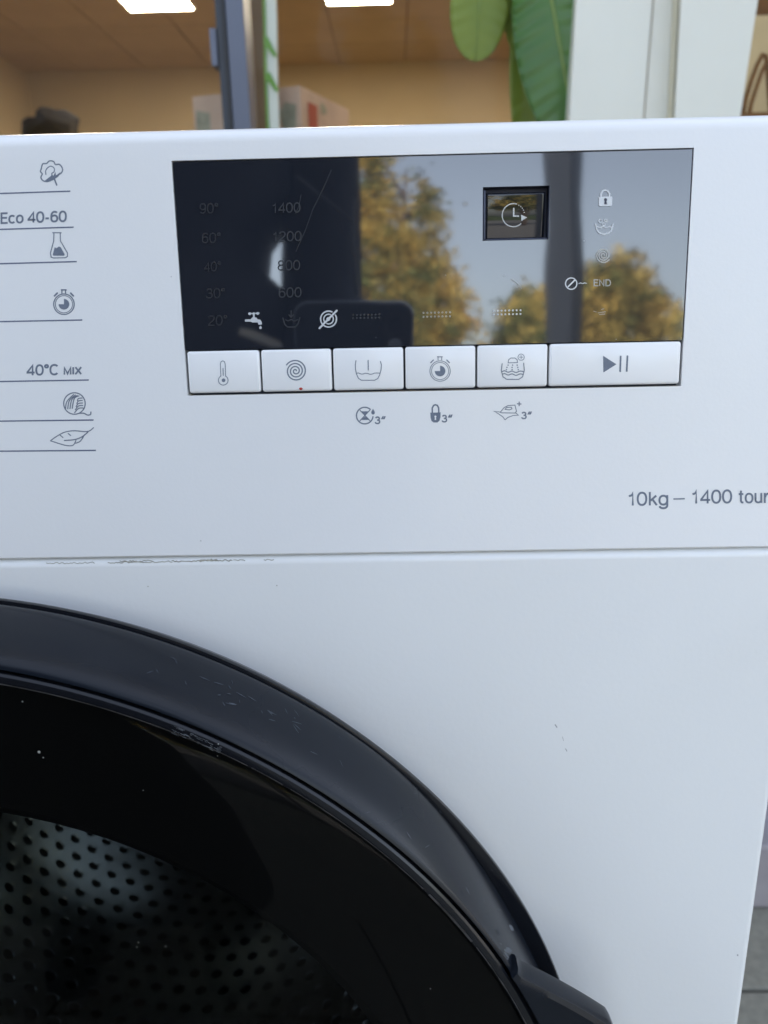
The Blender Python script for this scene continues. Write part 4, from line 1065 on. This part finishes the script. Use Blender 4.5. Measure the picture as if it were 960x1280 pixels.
# pale patch for sky light between coat and forearm, and jacket seams, where the display mirrors them
def mirror_pt(px, py, y):
    d = ray(px, py); q_ = CAM + d * ((F0 - CAM).dot(FN) / d.dot(FN)); o_ = d - 2 * d.dot(FN) * FN; return q_ + o_ * ((y - q_.y) / o_.y)
def jfront(px, py): return mirror_pt(px, py, PYc + .172)
for nm, P_ in (('sky_gap_patch', [(300, 409), (318, 414), (349, 428), (352, 434), (338, 433), (316, 424), (299, 417)]),):
    pts = [jfront(*p) for p in P_]; n_ = len(pts)
    fs = [tuple(range(n_)), tuple(range(2 * n_ - 1, n_ - 1, -1))] + [(i, (i + 1) % n_, n_ + (i + 1) % n_, n_ + i) for i in range(n_)]
    fix(obj(nm, pts + [p + V((0, -.012, 0)) for p in pts], fs, M['label'], per))
for P_ in ([(370, 205), (400, 235), (443, 280)], [(443, 240), (441, 300), (446, 370)]):
    hv, hf = tube_geo([jfront(*p) for p in P_], .0016, 6); obj('coat_seam', hv, hf, M['coat_trim'], per, True)

# steel post
pth = thing('steel_post', 'square grey steel post on the pavement mirrored in the right of the display', 'post', (.86, -3.0, -.02))
pm = Matrix.Translation((.865, -3.0, 0)) @ Matrix.Rotation(R(38), 4, 'Z')
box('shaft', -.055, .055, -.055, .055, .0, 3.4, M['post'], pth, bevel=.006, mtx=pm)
box('lit_side_strip', -.054, .054, .0555, .0585, .005, 3.39, M['post_lit'], pth, mtx=pm)  # added strip that gives the post's left face its lit tone
box('base_plate', -.11, .11, -.11, .11, -.012, -.0005 + .012, M['post'], pth, mtx=pm)
box('cap', -.062, .062, -.062, .062, 3.4005, 3.42, M['post'], pth, mtx=pm)

# trees
def tree(loc, h, crown, cats, label, seed, n_leaf=7000, size=.16, trunk_r=.12):
    n_leaf = int(n_leaf * 1.7); size *= 1.15
    """crown: list of (dx, dy, z, rx, ry, rz) clumps"""
    rnd = random.Random(seed)
    t = thing('autumn_tree', label, 'tree', loc, 'autumn trees across the street'); x, y, z0 = loc
    tp = [V((x + .08 * sin(i), y + .06 * cos(i * 1.3), z0 + h * .85 * i / 8)) for i in range(9)]
    v_, f_ = tube_geo(tp, [trunk_r * (1 - .1 * i) for i in range(9)], 10)
    for c_ in crown:
        e_ = V((x + c_[0], y + c_[1], c_[2])); s_ = tp[min(7, max(2, int((c_[2] - z0 - .8) / h * 9)))]
        a_, b_ = tube_geo([s_, (s_ + e_) / 2 + V((0, 0, .1)), e_], [trunk_r * .45, trunk_r * .3, trunk_r * .12], 7)
        f_ += [tuple(q + len(v_) for q in f) for f in b_]; v_ += a_
    obj('trunk', v_, f_, M['bark'], t, True)
    tot = sum(c_[3] * c_[4] * c_[5] for c_ in crown)
    bufs = {c: ([], []) for c in cats}
    for c_ in crown:
        k_ = int(n_leaf * c_[3] * c_[4] * c_[5] / tot)
        twigs = [V((rnd.gauss(0, .5), rnd.gauss(0, .5), rnd.gauss(0, .5))) for _ in range(max(10, k_ // 26))]
        tcat = [rnd.choice(cats) for _ in twigs]
        for _ in range(k_):
            ti = rnd.randrange(len(twigs)); tw_ = twigs[ti]
            if tw_.length > 1.05: tw_ = tw_ / tw_.length
            p = V((x + c_[0] + tw_.x * c_[3], y + c_[1] + tw_.y * c_[4], c_[2] + tw_.z * c_[5])) + V((rnd.gauss(0, .14), rnd.gauss(0, .14), rnd.gauss(0, .11)))
            u = V((rnd.gauss(0, 1), rnd.gauss(0, 1), rnd.gauss(0, 1))).normalized(); v2 = u.orthogonal().normalized(); s_ = size * rnd.uniform(.5, 1.1)
            B = bufs[tcat[ti]]; i0 = len(B[0]); B[0].extend([p - u * s_ * .5, p + v2 * s_ * .3, p + u * s_ * .5, p - v2 * s_ * .3]); B[1].append((i0, i0 + 1, i0 + 2, i0 + 3))
    vs, fs, mi = [], [], []
    for ci, c in enumerate(cats):
        o_ = len(vs); vs += bufs[c][0]; fs += [tuple(q + o_ for q in f) for f in bufs[c][1]]; mi += [ci] * len(bufs[c][1])
    cr = obj('crown', vs, fs, [M[c] for c in cats], t); cr.data.polygons.foreach_set('material_index', mi)
def apos(az, dist): return V((.2 + dist * sin(R(az)), -dist * cos(R(az)), -.02))
p = apos(.6, 16)
tree(p, 7.5, [(0, 0, 2.0, 1.0, .9, .8), (.2, 0, 3.0, 1.1, 1, .9), (-.5, .2, 3.9, .9, .9, .9), (.55, 0, 3.9, .55, .6, .6), (-.55, 0, 5.0, .55, .6, .9), (.45, .1, 4.9, .35, .5, .7), (-.6, 0, 6.0, .5, .5, .9), (.5, 0, 5.8, .25, .4, .6), (-.55, 0, 6.9, .4, .4, .8), (.9, 0, 2.7, .45, .5, .5)],
     ['aut1', 'aut1', 'aut2', 'aut3'], 'tall yellow autumn tree mirrored in the middle of the display glass', 5, 8000, .16)
p = apos(15.2, 21)
tree(p, 5.6, [(0, 0, 3.9, 1.3, 1.2, 1.0), (-.7, 0, 3.0, 1.1, 1, .9), (.9, 0, 3.1, 1.0, 1, .9), (0, 0, 2.2, 1.7, 1.3, .8), (1.2, 0, 2.1, .8, .8, .7), (.2, 0, 4.7, .7, .6, .5)],
     ['aut1', 'aut2', 'aut2', 'aut3'], 'round ochre tree mirrored behind the lock symbol at the right of the display', 8, 9000, .18)
p = apos(9.4, 19)
tree(p, 4.4, [(0, 0, 3.0, .75, .8, .8), (-.5, 0, 2.2, .7, .7, .6), (.5, 0, 2.2, .7, .7, .7), (.15, 0, 3.6, .5, .5, .5)],
     ['aut2', 'aut3', 'aut1'], 'small ochre tree mirrored just left of the mirrored post', 12, 4500, .17)
for az, dist, sd_, q_ in ((-24, 24, 31, 'behind the photographer'), (33, 26, 32, 'just beyond the right end of the mirrored view'), (-48, 22, 33, 'far to the left of the photographer'), (52, 24, 34, 'far to the right of the steel post')):
    p = apos(az, dist)
    tree(p, 6, [(0, 0, 3.6, 1.6, 1.5, 1.3), (-.9, 0, 2.6, 1.2, 1.2, 1), (1, 0, 2.7, 1.2, 1.2, 1), (0, 0, 4.8, 1, 1, .8)], ['aut2', 'aut3'], 'autumn tree across the street ' + q_, sd_, 3500, .24)
hd_v, hd_f = [], []
hedge_r = random.Random(4)
n_ = 160
for i in range(n_ + 1):
    a = R(-80 + 160 * i / n_); d_ = 60; hh = 1.6 + .8 * noise.noise(V((i * .21, 0, 0))) + .3 * noise.noise(V((i * .9, 2, 0)))
    for dd, z in ((0, -.05), (.3, hh * .7), (1.2, hh), (3, hh * .9), (4, -.05)): hd_v.append(((d_ + dd) * sin(a), -(d_ + dd) * cos(a), z))
for i in range(n_):
    for j in range(4): hd_f.append((i * 5 + j, i * 5 + j + 1, i * 5 + 6 + j, i * 5 + 5 + j))
hg = obj('hedge', hd_v, hd_f, M['hedge'], None, True, kind='stuff'); solo(hg, 'long dark hedge far across the street', 'hedge')
